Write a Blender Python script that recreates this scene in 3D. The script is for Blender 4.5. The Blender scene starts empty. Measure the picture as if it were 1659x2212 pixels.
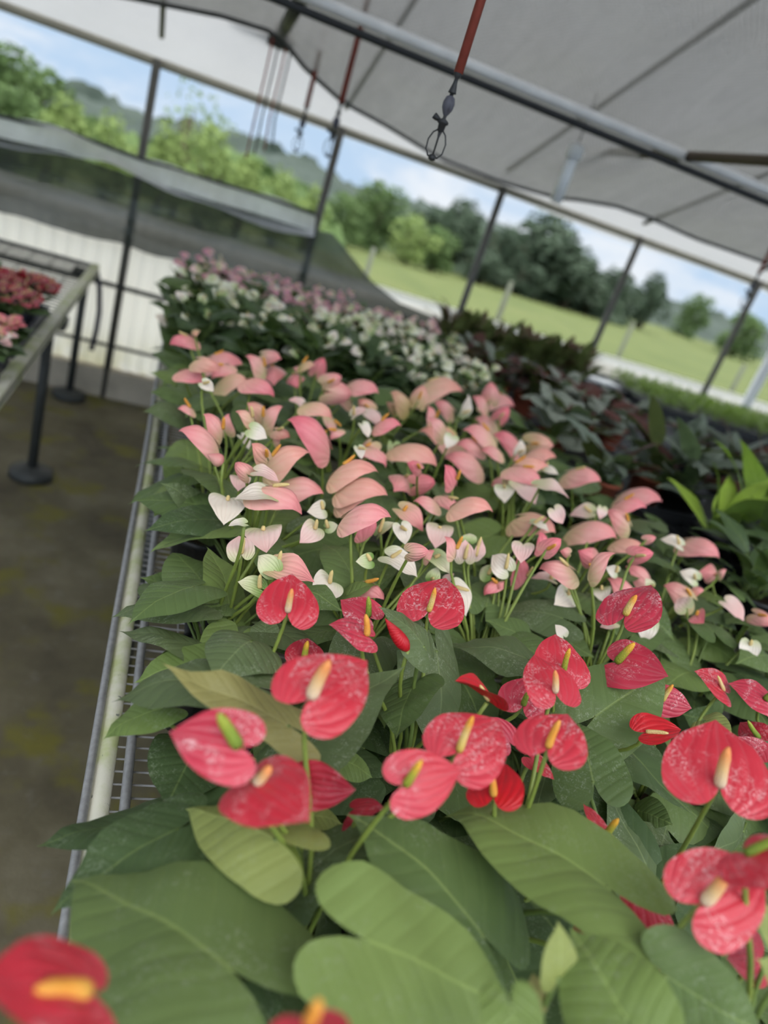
import bpy, bmesh, math, random
import numpy as np
from mathutils import Vector, Matrix, noise
random.seed(7)
rnd = random.uniform
C = bpy.context.scene.collection

# ---------------------------------------------------------------- camera model (photo 1659 x 2212)
F, CX, CY = 1534.0, 829.5, 1106.0
EYE = 1.5
BENCH = 0.74

def ray(x, y):
    return np.array([x - CX, -(y - CY), -F])

_roll, _d = math.radians(19.3), 643.0
_D = F * F / _d
_up = -ray(CX - _D * math.sin(_roll), CY + _D * math.cos(_roll))
_up /= np.linalg.norm(_up)
_vb = ray(431, 286)
_Y = _vb - _up * _vb.dot(_up)
_Y /= np.linalg.norm(_Y)
_X = np.cross(_Y, _up)
M = np.array([_X, _Y, _up])
ORG = np.array([0.0, 0.0, EYE])

def un(x, y, z=None, Y=None, X=None, dist=None):
    r = M @ ray(x, y)
    if z is not None: t = (z - EYE) / r[2]
    elif Y is not None: t = Y / r[1]
    elif X is not None: t = X / r[0]
    else: t = dist / np.linalg.norm(r)
    return ORG + t * r

def unplane(x, y, n, d):
    r = M @ ray(x, y)
    t = (d - n.dot(ORG)) / n.dot(r)
    return ORG + t * r

cam = bpy.data.cameras.new('camera')
cam.lens = 36.0 * F / 2212.0
cam.sensor_width = 36.0
cam.sensor_fit = 'AUTO'
cam.clip_start = 0.02
cam.clip_end = 800
cam.dof.use_dof = True
cam.dof.focus_distance = 0.90
cam.dof.aperture_fstop = 2.3
co = bpy.data.objects.new('camera', cam)
C.objects.link(co)
mw = Matrix.Identity(4)
for i in range(3):
    for j in range(3):
        mw[i][j] = M[i][j]
mw.translation = Vector(ORG)
co.matrix_world = mw
bpy.context.scene.camera = co

# ---------------------------------------------------------------- node helpers
def newmat(name):
    m = bpy.data.materials.new(name)
    m.use_nodes = True
    m.node_tree.nodes.clear()
    return m, m.node_tree

class NT:
    def __init__(s, t): s.t = t
    def n(s, kind, **kw):
        nd = s.t.nodes.new(kind)
        for k, v in kw.items(): setattr(nd, k, v)
        return nd
    def l(s, a, b): s.t.links.new(a, b)
    def math(s, op, a, b=None, c=None, clamp=False):
        nd = s.n('ShaderNodeMath', operation=op, use_clamp=clamp)
        for i, v in enumerate((a, b, c)):
            if v is None: continue
            if isinstance(v, (int, float)): nd.inputs[i].default_value = v
            else: s.l(v, nd.inputs[i])
        return nd.outputs[0]
    def mix(s, f, a, b, mode='MIX'):
        nd = s.n('ShaderNodeMix', data_type='RGBA', blend_type=mode)
        for sock, v in ((nd.inputs[0], f), (nd.inputs[6], a), (nd.inputs[7], b)):
            if isinstance(v, (int, float)): sock.default_value = v
            elif isinstance(v, tuple): sock.default_value = (*v, 1)
            else: s.l(v, sock)
        return nd.outputs[2]
    def noise(s, vec, scale, detail=3, rough=0.55, dist=0.0):
        nd = s.n('ShaderNodeTexNoise')
        nd.inputs['Scale'].default_value = scale
        nd.inputs['Detail'].default_value = detail
        nd.inputs['Roughness'].default_value = rough
        nd.inputs['Distortion'].default_value = dist
        if vec is not None: s.l(vec, nd.inputs['Vector'])
        return nd.outputs[0]
    def ramp(s, f, stops):
        nd = s.n('ShaderNodeValToRGB')
        e = nd.color_ramp.elements
        while len(e) < len(stops): e.new(0.5)
        for i, (p, c) in enumerate(stops):
            e[i].position = p
            e[i].color = (*c, 1) if isinstance(c, tuple) else (c, c, c, 1)
        s.l(f, nd.inputs[0])
        return nd.outputs[0]
    def step(s, f, a, b):
        nd = s.n('ShaderNodeMapRange', interpolation_type='SMOOTHSTEP')
        nd.inputs[1].default_value = a
        nd.inputs[2].default_value = b
        s.l(f, nd.inputs[0])
        return nd.outputs[0]
    def bump(s, h, st, dist=0.002):
        nd = s.n('ShaderNodeBump')
        nd.inputs['Strength'].default_value = st
        nd.inputs['Distance'].default_value = dist
        s.l(h, nd.inputs['Height'])
        return nd.outputs[0]
    def out(s, sh):
        o = s.n('ShaderNodeOutputMaterial')
        s.l(sh, o.inputs[0])
    def pri(s, col, rough=0.5, spec=0.4, nor=None, metal=0.0):
        p = s.n('ShaderNodeBsdfPrincipled')
        if isinstance(col, tuple): p.inputs['Base Color'].default_value = (*col, 1)
        else: s.l(col, p.inputs['Base Color'])
        if isinstance(rough, (int, float)): p.inputs['Roughness'].default_value = rough
        else: s.l(rough, p.inputs['Roughness'])
        p.inputs['Specular IOR Level'].default_value = spec
        p.inputs['Metallic'].default_value = metal
        if nor is not None: s.l(nor, p.inputs['Normal'])
        return p.outputs[0]
    def trans(s, sh, col, f):
        t = s.n('ShaderNodeBsdfTranslucent')
        if isinstance(col, tuple): t.inputs[0].default_value = (*col, 1)
        else: s.l(col, t.inputs[0])
        mx = s.n('ShaderNodeMixShader')
        mx.inputs[0].default_value = f
        s.l(sh, mx.inputs[1]); s.l(t.outputs[0], mx.inputs[2])
        return mx.outputs[0]

def leaf_coords(n):
    uv = n.n('ShaderNodeUVMap')
    sp = n.n('ShaderNodeSeparateXYZ')
    n.l(uv.outputs[0], sp.inputs[0])
    x = n.math('SUBTRACT', n.math('MULTIPLY', sp.outputs[0], 2.0), 0.6)
    y = n.math('SUBTRACT', n.math('MULTIPLY', sp.outputs[1], 2.0), 1.0)
    ay = n.math('ABSOLUTE', y)
    return x, y, ay, uv.outputs[0]

def leaf_mat(name, c1, c2, vein, dust=0.42, rough=0.46):
    m, t = newmat(name); n = NT(t)
    x, y, ay, uv = leaf_coords(n)
    oi = n.n('ShaderNodeObjectInfo')
    geo = n.n('ShaderNodeNewGeometry')
    tc = n.n('ShaderNodeTexCoord')
    big = n.noise(tc.outputs['Object'], 22, 3)
    r = n.math('ADD', n.math('MULTIPLY', oi.outputs['Random'], 0.6), n.math('MULTIPLY', big, 0.45))
    col = n.mix(r, c1, c2)
    # midrib and lateral veins
    mid = n.math('SUBTRACT', 1.0, n.step(ay, 0.003, 0.015))
    k = n.math('SUBTRACT', x, n.math('MULTIPLY', ay, 0.75))
    k = n.math('ADD', k, n.math('MULTIPLY', big, 0.05))
    tri = n.math('PINGPONG', n.math('MULTIPLY', k, 6.5), 0.5)
    lat = n.math('SUBTRACT', 1.0, n.step(tri, 0.0, 0.07))
    v = n.math('ADD', n.math('MULTIPLY', mid, 0.55), n.math('MULTIPLY', lat, 0.10), clamp=True)
    col = n.mix(v, col, vein)
    # dried hard-water film
    d1 = n.noise(tc.outputs['Object'], 230, 4, 0.72, 1.2)
    d2 = n.noise(tc.outputs['Object'], 18, 2)
    ds = n.math('MULTIPLY', n.step(d1, 0.50, 0.68), n.step(d2, 0.42, 0.66))
    ds = n.math('MULTIPLY', ds, dust)
    ds = n.math('ADD', ds, dust * 0.05)
    col = n.mix(ds, col, (0.40, 0.45, 0.33))
    under = n.mix(0.55, col, (0.20, 0.30, 0.08))
    col = n.mix(geo.outputs['Backfacing'], col, under)
    h = n.math('ADD', n.math('MULTIPLY', n.step(tri, 0.0, 0.3), 0.7), n.math('MULTIPLY', d1, 0.25))
    nor = n.bump(h, 0.35, 0.002)
    sh = n.pri(col, rough, 0.22, nor)
    sh = n.trans(sh, n.mix(0.5, col, (0.22, 0.34, 0.05)), 0.14)
    n.out(sh)
    return m

LEAF = {
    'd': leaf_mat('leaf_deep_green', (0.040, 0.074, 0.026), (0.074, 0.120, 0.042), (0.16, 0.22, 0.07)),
    'm': leaf_mat('leaf_mid_green', (0.078, 0.128, 0.038), (0.128, 0.185, 0.060), (0.24, 0.32, 0.10)),
    'b': leaf_mat('leaf_bright_green', (0.130, 0.195, 0.050), (0.185, 0.255, 0.075), (0.30, 0.40, 0.12), 0.28),
    'y': leaf_mat('leaf_yellow_green', (0.21, 0.25, 0.065), (0.28, 0.32, 0.10), (0.40, 0.46, 0.16), 0.25),
    'g': leaf_mat('leaf_filmed_grey_green', (0.082, 0.122, 0.048), (0.128, 0.172, 0.070), (0.22, 0.28, 0.12), 0.65),
    'o': leaf_mat('leaf_ageing_olive', (0.25, 0.225, 0.075), (0.31, 0.285, 0.11), (0.40, 0.37, 0.15), 0.2),
}

def spathe_mat(name, base, mid, tip, dust=0.0, dark=None, rough=0.38):
    m, t = newmat(name); n = NT(t)
    x, y, ay, uv = leaf_coords(n)
    oi = n.n('ShaderNodeObjectInfo')
    geo = n.n('ShaderNodeNewGeometry')
    tc = n.n('ShaderNodeTexCoord')
    nz = n.noise(tc.outputs['Object'], 60, 3)
    f = n.math('ADD', x, n.math('MULTIPLY', n.math('SUBTRACT', nz, 0.5), 0.35))
    f = n.math('ADD', f, n.math('MULTIPLY', n.math('SUBTRACT', oi.outputs['Random'], 0.5), 0.5))
    f = n.math('MULTIPLY', n.math('ADD', f, 0.35), 0.74)
    col = n.ramp(f, [(0.0, base), (0.42, mid), (0.85, tip)])
    # veins: arcs leaving the base and running to the tip
    k = n.math('DIVIDE', ay, n.math('MULTIPLY', n.math('MAXIMUM', n.math('SUBTRACT', 1.03, x), 0.03), n.math('MAXIMUM', n.math('ADD', x, 0.44), 0.05)))
    k = n.math('ADD', k, n.math('MULTIPLY', nz, 0.14))
    tri = n.math('PINGPONG', n.math('MULTIPLY', k, 3.4), 0.5)
    lat = n.math('SUBTRACT', 1.0, n.step(tri, 0.0, 0.13))
    mid_ = n.math('SUBTRACT', 1.0, n.step(ay, 0.004, 0.03))
    v = n.math('MAXIMUM', lat, mid_)
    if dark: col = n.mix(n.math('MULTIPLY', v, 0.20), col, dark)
    d1 = n.noise(tc.outputs['Object'], 150, 5, 0.7, 2.0)
    if dust:
        d2 = n.noise(tc.outputs['Object'], 26, 3, 0.6, 0.8)
        ds = n.math('MULTIPLY', n.step(d1, 0.47, 0.66), n.step(d2, 0.44, 0.62))
        ds = n.math('ADD', n.math('MULTIPLY', ds, dust), n.math('MULTIPLY', v, dust * 0.08))
        col = n.mix(ds, col, (0.80, 0.55, 0.56))
    col = n.mix(n.math('MULTIPLY', geo.outputs['Backfacing'], 0.4), col, n.mix(0.5, col, base))
    h = n.math('ADD', n.step(tri, 0.0, 0.4), n.math('MULTIPLY', d1, 0.35))
    nor = n.bump(h, 0.32, 0.002)
    sh = n.pri(col, rough, 0.45, nor)
    sh = n.trans(sh, col, 0.12)
    n.out(sh)
    return m

RED = (0.57, 0.030, 0.052)
SP = {
    'r': spathe_mat('spathe_red', (0.61, 0.052, 0.080), RED, (0.53, 0.024, 0.044), 0.60, (0.36, 0.010, 0.022)),
    'R': spathe_mat('spathe_red_heavy_film', (0.60, 0.050, 0.085), (0.55, 0.035, 0.07), (0.48, 0.03, 0.06), 0.85, (0.30, 0.010, 0.022)),
    'v': spathe_mat('spathe_young_red', (0.58, 0.010, 0.018), (0.61, 0.012, 0.022), (0.56, 0.010, 0.02), 0.10, (0.40, 0.004, 0.01)),
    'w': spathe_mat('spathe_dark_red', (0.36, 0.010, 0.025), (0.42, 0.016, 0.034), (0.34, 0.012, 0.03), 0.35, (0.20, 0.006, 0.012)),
    'p': spathe_mat('spathe_pink', (0.62, 0.50, 0.26), (0.85, 0.41, 0.36), (0.85, 0.29, 0.29), 0.0, (0.82, 0.22, 0.24)),
    'h': spathe_mat('spathe_deep_pink', (0.82, 0.40, 0.32), (0.85, 0.28, 0.29), (0.85, 0.20, 0.24), 0.0, (0.74, 0.10, 0.16)),
    's': spathe_mat('spathe_salmon', (0.60, 0.48, 0.24), (0.84, 0.46, 0.34), (0.84, 0.34, 0.28), 0.0, (0.82, 0.24, 0.22)),
    'l': spathe_mat('spathe_blush', (0.58, 0.60, 0.32), (0.86, 0.62, 0.56), (0.86, 0.52, 0.48), 0.0, (0.84, 0.42, 0.42)),
    'c': spathe_mat('spathe_cream', (0.52, 0.60, 0.28), (0.86, 0.77, 0.66), (0.86, 0.74, 0.62), 0.0, (0.86, 0.62, 0.54)),
    'g': spathe_mat('spathe_green_cream', (0.20, 0.34, 0.07), (0.56, 0.62, 0.32), (0.80, 0.74, 0.52), 0.0, (0.50, 0.55, 0.28)),
    't': spathe_mat('spathe_fading_tan', (0.45, 0.38, 0.13), (0.66, 0.42, 0.24), (0.74, 0.36, 0.26), 0.0, (0.60, 0.30, 0.18)),
}

def spadix_mat(name, a, b, c):
    m, t = newmat(name); n = NT(t)
    uv = n.n('ShaderNodeUVMap'); sp = n.n('ShaderNodeSeparateXYZ')
    n.l(uv.outputs[0], sp.inputs[0])
    col = n.ramp(sp.outputs[1], [(0.05, a), (0.5, b), (0.85, c)])
    tc = n.n('ShaderNodeTexCoord')
    vo = n.n('ShaderNodeTexVoronoi'); vo.inputs['Scale'].default_value = 700
    n.l(tc.outputs['Object'], vo.inputs['Vector'])
    col = n.mix(n.math('MULTIPLY', vo.outputs[0], 0.35), col, (a[0] * .6, a[1] * .6, a[2] * .5))
    n.out(n.pri(col, 0.5, 0.35, n.bump(vo.outputs[0], 0.6, 0.001)))
    return m

SX = {
    'wo': spadix_mat('spadix_white_to_orange', (0.80, 0.66, 0.48), (0.82, 0.50, 0.22), (0.82, 0.25, 0.05)),
    'yo': spadix_mat('spadix_yellow_to_orange', (0.66, 0.50, 0.10), (0.82, 0.60, 0.24), (0.85, 0.34, 0.04)),
    'go': spadix_mat('spadix_green_to_orange', (0.24, 0.30, 0.03), (0.42, 0.40, 0.05), (0.85, 0.42, 0.04)),
    'gg': spadix_mat('spadix_green', (0.16, 0.24, 0.03), (0.25, 0.34, 0.04), (0.36, 0.40, 0.05)),
    'ye': spadix_mat('spadix_cream_yellow', (0.72, 0.52, 0.22), (0.80, 0.60, 0.28), (0.80, 0.62, 0.26)),
    'or': spadix_mat('spadix_orange', (0.80, 0.42, 0.08), (0.84, 0.34, 0.05), (0.84, 0.36, 0.06)),
}

def flat(name, col, rough=0.5, spec=0.4, metal=0.0, nscale=0, var=0.25, bump=0.0):
    m, t = newmat(name); n = NT(t)
    nor = None
    c = col
    if nscale:
        tc = n.n('ShaderNodeTexCoord')
        nz = n.noise(tc.outputs['Object'], nscale, 4, 0.6)
        c = n.mix(nz, tuple(v * (1 - var) for v in col), tuple(min(1, v * (1 + var)) for v in col))
        if bump: nor = n.bump(nz, bump, 0.004)
    n.out(n.pri(c, rough, spec, nor, metal))
    return m

STALK = flat('stalk_green', (0.20, 0.26, 0.05), 0.45, 0.4, 0, 40)
PET = flat('petiole_green', (0.13, 0.19, 0.045), 0.45, 0.4, 0, 40)
BLACKPOT = flat('black_plastic', (0.012, 0.012, 0.013), 0.45, 0.4, 0, 30)
SOIL = flat('dark_potting_mix', (0.030, 0.020, 0.013), 0.9, 0.1, 0, 120, 0.6, 0.6)
TERRA = flat('terracotta', (0.26, 0.07, 0.04), 0.8, 0.2, 0, 20)
GALV = flat('galvanised_steel', (0.36, 0.36, 0.37), 0.45, 0.5, 0.35, 90, 0.45, 0.3)
DARKMETAL = flat('weathered_dark_steel', (0.045, 0.048, 0.046), 0.5, 0.4, 0.2, 30)
LIGHTPIPE = flat('pale_steel_pipe', (0.72, 0.70, 0.68), 0.45, 0.4, 0.1, 12)
GUTTER = flat('weathered_gutter', (0.34, 0.31, 0.24), 0.6, 0.3, 0.0, 6)
REDTUBE = flat('faded_red_tube', (0.23, 0.050, 0.036), 0.6, 0.3, 0, 60)
BLACKPL = flat('matt_black_plastic', (0.020, 0.021, 0.023), 0.5, 0.35, 0, 60)
GREYPL = flat('grey_plastic', (0.075, 0.075, 0.095), 0.5, 0.35, 0, 60)
WHITEPVC = flat('white_pipe', (0.75, 0.76, 0.76), 0.4, 0.4)

def rim_mat():
    m, t = newmat('algae_stained_white_paint'); n = NT(t)
    tc = n.n('ShaderNodeTexCoord')
    a = n.noise(tc.outputs['Object'], 14, 4, 0.6)
    b = n.noise(tc.outputs['Object'], 55, 5, 0.7)
    col = n.mix(n.step(a, 0.38, 0.66), (0.62, 0.60, 0.50), (0.42, 0.46, 0.22))
    col = n.mix(n.step(b, 0.62, 0.68), col, (0.16, 0.17, 0.15))
    n.out(n.pri(col, 0.6, 0.3, n.bump(b, 0.4, 0.003)))
    return m
RIM = rim_mat()
SKY_TOP, SKY_LOW, SUN_E, EXPO = 3.2, 0.76, 2.2, 0.40
# ---------------------------------------------------------------- mesh builder
class MB:
    def __init__(s):
        s.v, s.f, s.m, s.uv = [], [], [], []
    def add(s, vs, fs, mi=0, uvs=None):
        o = len(s.v)
        s.v += [tuple(float(c) for c in v) for v in vs]
        s.f += [tuple(i + o for i in f) for f in fs]
        s.m += [mi] * len(fs)
        s.uv += list(uvs) if uvs is not None else [(0.5, 0.5)] * len(vs)
    def box(s, lo, hi, mi=0):
        x0, y0, z0 = lo; x1, y1, z1 = hi
        vs = [(x0, y0, z0), (x1, y0, z0), (x1, y1, z0), (x0, y1, z0), (x0, y0, z1), (x1, y0, z1), (x1, y1, z1), (x0, y1, z1)]
        s.add(vs, [(0, 3, 2, 1), (4, 5, 6, 7), (0, 1, 5, 4), (1, 2, 6, 5), (2, 3, 7, 6), (3, 0, 4, 7)], mi)
    def tube(s, pts, rads, n=8, mi=0, cap=True):
        pts = [Vector(p) for p in pts]
        if isinstance(rads, (int, float)): rads = [rads] * len(pts)
        vs, fs, uvs = [], [], []
        t0 = (pts[1] - pts[0]).normalized()
        ref = Vector((0, 0, 1)) if abs(t0.z) < 0.9 else Vector((1, 0, 0))
        u = t0.cross(ref).normalized()
        N = len(pts)
        for i, p in enumerate(pts):
            t = (pts[min(i + 1, N - 1)] - pts[max(i - 1, 0)]).normalized()
            u = (u - t * u.dot(t)).normalized()
            w = t.cross(u)
            for k in range(n):
                a = 2 * math.pi * k / n
                vs.append(p + (u * math.cos(a) + w * math.sin(a)) * rads[i])
                uvs.append((k / n, i / (N - 1)))
        for i in range(N - 1):
            for k in range(n):
                k2 = (k + 1) % n
                fs.append((i * n + k, i * n + k2, (i + 1) * n + k2, (i + 1) * n + k))
        if cap:
            fs.append(tuple(range(n))[::-1])
            fs.append(tuple((N - 1) * n + k for k in range(n)))
        s.add(vs, fs, mi, uvs)
    def lathe(s, prof, c=(0, 0, 0), n=16, mi=0):
        vs, fs, uvs = [], [], []
        for i, (r, z) in enumerate(prof):
            for k in range(n):
                a = 2 * math.pi * k / n
                vs.append((c[0] + r * math.cos(a), c[1] + r * math.sin(a), c[2] + z))
                uvs.append((k / n, i / (len(prof) - 1)))
        for i in range(len(prof) - 1):
            for k in range(n):
                k2 = (k + 1) % n
                fs.append((i * n + k, i * n + k2, (i + 1) * n + k2, (i + 1) * n + k))
        s.add(vs, fs, mi, uvs)
    def mesh(s, name, mats, smooth=True):
        me = bpy.data.meshes.new(name)
        me.from_pydata(s.v, [], s.f)
        uvl = me.uv_layers.new(name='UVMap')
        li = np.zeros(len(me.loops), dtype=np.int32)
        me.loops.foreach_get('vertex_index', li)
        uvl.data.foreach_set('uv', np.array(s.uv, dtype=np.float32)[li].ravel())
        me.polygons.foreach_set('material_index', np.array(s.m, dtype=np.int32))
        me.polygons.foreach_set('use_smooth', np.full(len(s.f), smooth))
        for m in (mats if isinstance(mats, (list, tuple)) else [mats]): me.materials.append(m)
        me.update()
        return me
    def build(s, name, mats, parent=None, smooth=True):
        return link(name, s.mesh(name, mats, smooth), parent)

def link(name, me, parent=None, mat=None):
    o = bpy.data.objects.new(name, me)
    C.objects.link(o)
    if parent is not None: o.parent = parent
    if mat is not None: o.matrix_local = mat
    return o

def tag(o, label=None, cat=None, group=None, kind=None):
    if label: o['label'] = label
    if cat: o['category'] = cat
    if group: o['group'] = group
    if kind: o['kind'] = kind
    return o

def empty(name, loc, label, cat, group=None):
    o = bpy.data.objects.new(name, None)
    o.empty_display_size = 0.05
    C.objects.link(o)
    o.location = [float(v) for v in loc]
    return tag(o, label, cat, group)

KIDS = {}
def copy_tree(o, parent=None):
    c = o.copy(); C.objects.link(c)
    if parent is not None: c.parent = parent
    ks = []
    for ch in KIDS.get(o.name, [k for k in o.children]): ks.append(copy_tree(ch, c))
    return c

# ---------------------------------------------------------------- leaf blades and spathes
def catmull(pts, per=3):
    out = []
    P = [pts[0]] + list(pts) + [pts[-1]]
    for i in range(1, len(P) - 2):
        for k in range(per):
            t = k / per
            o = []
            for c in range(2):
                a, b, d, e = P[i - 1][c], P[i][c], P[i + 1][c], P[i + 2][c]
                o.append(0.5 * (2 * b + (d - a) * t + (2 * a - 5 * b + 4 * d - e) * t * t + (3 * b - a - 3 * d + e) * t ** 3))
            out.append(tuple(o))
    out.append(pts[-1])
    return out

OUT = {
    'leaf': ([(1, 0), (.92, .03), (.80, .135), (.60, .285), (.34, .385), (.10, .415), (-.10, .405), (-.25, .33), (-.32, .21), (-.28, .10), (-.15, .03), (-.01, .002)], .41),
    'spathe': ([(1, 0), (.945, .045), (.83, .165), (.63, .345), (.37, .48), (.12, .53), (-.11, .505), (-.26, .39), (-.31, .25), (-.25, .11), (-.11, .025), (-.01, .002)], .53),
    'lance': ([(1, 0), (.9, .04), (.7, .12), (.45, .18), (.2, .18), (.05, .11), (-.01, .02), (-.01, .002)], .18),
}
HALF = {k: catmull(v[0], 2 if k != 'lance' else 2) for k, v in OUT.items()}

def blade(mb, kind, Mx, L, W=1.0, arch=.08, fl=0.0, fr=0.0, side=.05, wave=.03, tip=0.0, pucker=0.0, quilt=0.0, rings=7, seed=0, mi=0):
    """Mx: 4x4 frame at the petiole junction, x to the tip, z the upper face."""
    half = HALF[kind]
    rr = random.Random(seed)
    ph, ph2 = rr.uniform(0, 6), rr.uniform(0, 6)
    full = [(x, -y) for x, y in half[::-1]] + [(x, y) for x, y in half[1:]]
    n = len(full)
    vs, uvs, fs = [], [], []
    def put(x, y):
        ay = abs(y)
        z = arch * 4 * x * (1 - x) - side * ay * ay / .17 + (fr if y < 0 else fl) * ay
        z += wave * math.sin(6.5 * x + ph + (2.0 if y > 0 else 0)) * ay * 1.6
        z += wave * .35 * math.sin(11 * x + 9 * y + ph2) * math.hypot(x, y)
        if quilt: z += quilt * math.cos(2 * math.pi * 4.6 * (x - .8 * ay)) * min(1, ay * 5)
        if x > .7: z -= tip * (x - .7) ** 2 / .09
        if pucker:
            k = ay / (max(.05, 1.03 - x) * max(.08, x + .44))
            z += pucker * math.cos(2 * math.pi * 3.4 * min(k, 1.4) + 2 * math.sin(5 * x + ph)) * min(1, math.hypot(x, y) * 2.2) * (1 - .6 * max(0, x))
        return Mx @ Vector((x * L, y * L * W, z * L))
    vs.append(put(0, 0)); uvs.append((.3, .5))
    for r in range(1, rings + 1):
        s = r / rings
        for x, y in full:
            vs.append(put(x * s, y * s))
            uvs.append(((x * s + .6) * .5, (y * s + 1) * .5))
    for i in range(n - 1):
        fs.append((0, 1 + i, 2 + i))
    for r in range(1, rings):
        a, b = 1 + (r - 1) * n, 1 + r * n
        for i in range(n - 1):
            fs.append((a + i, b + i, b + i + 1, a + i + 1))
    mb.add(vs, fs, mi, uvs)

def bez(p0, p1, p2, p3, n):
    out = []
    for i in range(n + 1):
        t = i / n
        out.append(p0 * (1 - t) ** 3 + p1 * 3 * t * (1 - t) ** 2 + p2 * 3 * t * t * (1 - t) + p3 * t ** 3)
    return out

def stalk_pts(base, end, nrm=None, n=8, lean=.5):
    base, end = Vector(base), Vector(end)
    h = max(.04, end.z - base.z)
    p1 = base + Vector((0, 0, h * .55)) + (end - base) * .12
    p2 = end - Vector((0, 0, h * .35)) - (end - base) * .06
    if nrm is not None: p2 = end - nrm * min(.03, h * .3) - Vector((0, 0, h * .15))
    return bez(base, p1, p2, end, n)

def frame(Bv, xa, za):
    x = Vector(xa).normalized()
    z = Vector(za); z = (z - x * z.dot(x)).normalized()
    y = z.cross(x)
    m = Matrix.Identity(4)
    for i in range(3):
        m[i][0], m[i][1], m[i][2], m[i][3] = x[i], y[i], z[i], Bv[i]
    return m

def fit(B, T, P, Q, h, rho, flip=False, maxtilt=0.95):
    """Real-size pose of a leaf from where its junction, tip and sides appear; h = junction height over the bench."""
    b3w = un(*B, z=BENCH + h)
    zc = -(M.T @ (b3w - ORG))[2]
    s = F / zc
    a = np.array([T[0] - B[0], -(T[1] - B[1])]) / s
    b = np.array([(P[0] - Q[0]) / 2, -(P[1] - Q[1]) / 2]) / s
    A, Bq, D = a.dot(a), b.dot(b), a.dot(b)
    r2 = rho * rho
    k = r2 * A - Bq
    p2 = (-k + math.sqrt(k * k + 4 * r2 * D * D)) / (2 * r2)
    p = math.sqrt(max(p2, 0))
    if p < 1e-6:
        q = math.sqrt(max(0, k))
    else:
        q = -D / p
    p = min(p, maxtilt * math.sqrt(A)); q = max(-2.2 * math.sqrt(Bq), min(2.2 * math.sqrt(Bq), q))
    c0 = ray(*B) / F * zc
    A2 = math.sqrt(A)
    def vecs(u):
        return ray(*T) / F * (zc - u[0]) - c0, (ray(*P) / F * (zc - u[1]) - ray(*Q) / F * (zc + u[1])) / 2
    def res(u):
        a3, b3 = vecs(u); la, lb = np.linalg.norm(a3), np.linalg.norm(b3)
        return np.array([a3.dot(b3) / (la * lb), math.log(lb / (rho * la)), .12 * u[0] / A2, .12 * u[1] / A2])
    best = None
    for sg in (1, -1):
        u = np.array([sg * min(p, A2), sg * max(-A2, min(A2, q))], dtype=float)
        for it in range(40):
            r0 = res(u); J = np.zeros((4, 2)); e = 1e-4 * A2
            for k in range(2):
                d = u.copy(); d[k] += e; J[:, k] = (res(d) - r0) / e
            st = np.linalg.solve(J.T @ J + np.eye(2) * 1e-3 / A2 ** 2, J.T @ r0)
            n_ = np.linalg.norm(st)
            if n_ > .25 * A2: st *= .25 * A2 / n_
            u = u - st
            u[0] = max(-maxtilt * A2, min(maxtilt * A2, u[0])); u[1] = max(-A2, min(A2, u[1]))
        a3, b3 = vecs(u)
        nn = np.cross(a3, b3)
        if nn.dot(c0) > 0: nn = -nn
        nn /= np.linalg.norm(nn)
        up_ = (M @ nn)[2]
        sc_ = up_ * (-1 if flip else 1) - 1.2 * float((res(u)[:2] ** 2).sum()) ** .5
        if best is None or sc_ > best[0]: best = (sc_, a3, nn, np.linalg.norm(b3))
    xw, nw = M @ best[1], M @ best[2]
    L = float(np.linalg.norm(xw))
    FITW[0] = max(.6, min(1.35, float(best[3]) / (rho * L)))
    return Vector(b3w), Vector(xw), Vector(nw), L

FITW = [1.0]

def spadix(base, end, r, key, parent, base_mat=None):
    mb = MB()
    base, end = Vector(base), Vector(end)
    d = end - base
    side = Vector((rnd(-1, 1), rnd(-1, 1), rnd(-1, 1))).cross(d).normalized() * d.length * .03
    pts, rad = [], []
    for i in range(9):
        t = i / 8
        pts.append(base + d * t + side * math.sin(t * 3.1))
        rad.append(r * (1.0 - .28 * t) * (1 if t < .85 else (.8 if t < .95 else .35)) * (.8 if i == 0 else 1))
    mb.tube(pts, rad, 10)
    return mb.build('spadix', SX[key], parent)
# ---------------------------------------------------------------- plants on the main bench
POTZ = BENCH + .008
def pot_parts(root, r=.058, h=.095, mat=None, rim=.004):
    mb = MB()
    mb.lathe([(0.001, .0), (r * .76, .0), (r * .80, .004), (r * .97, h - .012), (r + rim, h - .012), (r + rim, h), (r - .002, h), (r * .95, h - .018)], n=18)
    mb.build('pot', mat or BLACKPOT, root)
    mb = MB()
    mb.lathe([(.001, h - .014), (r * .5, h - .012), (r * .955, h - .017)], n=14)
    mb.build('soil', SOIL, root)

class Plant:
    def __init__(s, x, y, kind):
        s.x, s.y, s.kind = x, y, kind
        s.root = empty('potted_anthurium', (x, y, POTZ), None, 'potted plant')
        pot_parts(s.root)
        s.nl = s.nf = 0
        s.seen = []
        s.dom = {}
    def crown(s):
        a = rnd(0, 6.28)
        return Vector((.012 * math.cos(a), .012 * math.sin(a), .082))
    def local(s, p):
        return Vector(p) - Vector((s.x, s.y, POTZ))

RED_PL, PINK_PL = [], []
for j in range(3):
    for i in range(6):
        x = .17 + .205 * i + (.05 if j % 2 else 0)
        RED_PL.append((x, .22 + .20 * j))
for j in range(7):
    for i in range(6):
        x = .14 + .212 * i + (.06 if j % 2 else 0)
        PINK_PL.append((x, .82 + .20 * j))
plants = [Plant(x, y, 'r') for x, y in RED_PL] + [Plant(x, y, 'p') for x, y in PINK_PL]
for i, p in enumerate(plants):
    p.idx = i
    if p.kind == 'r': p.row, p.col = i // 6, i % 6
    else: p.row, p.col = (i - 18) // 6, (i - 18) % 6

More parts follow.
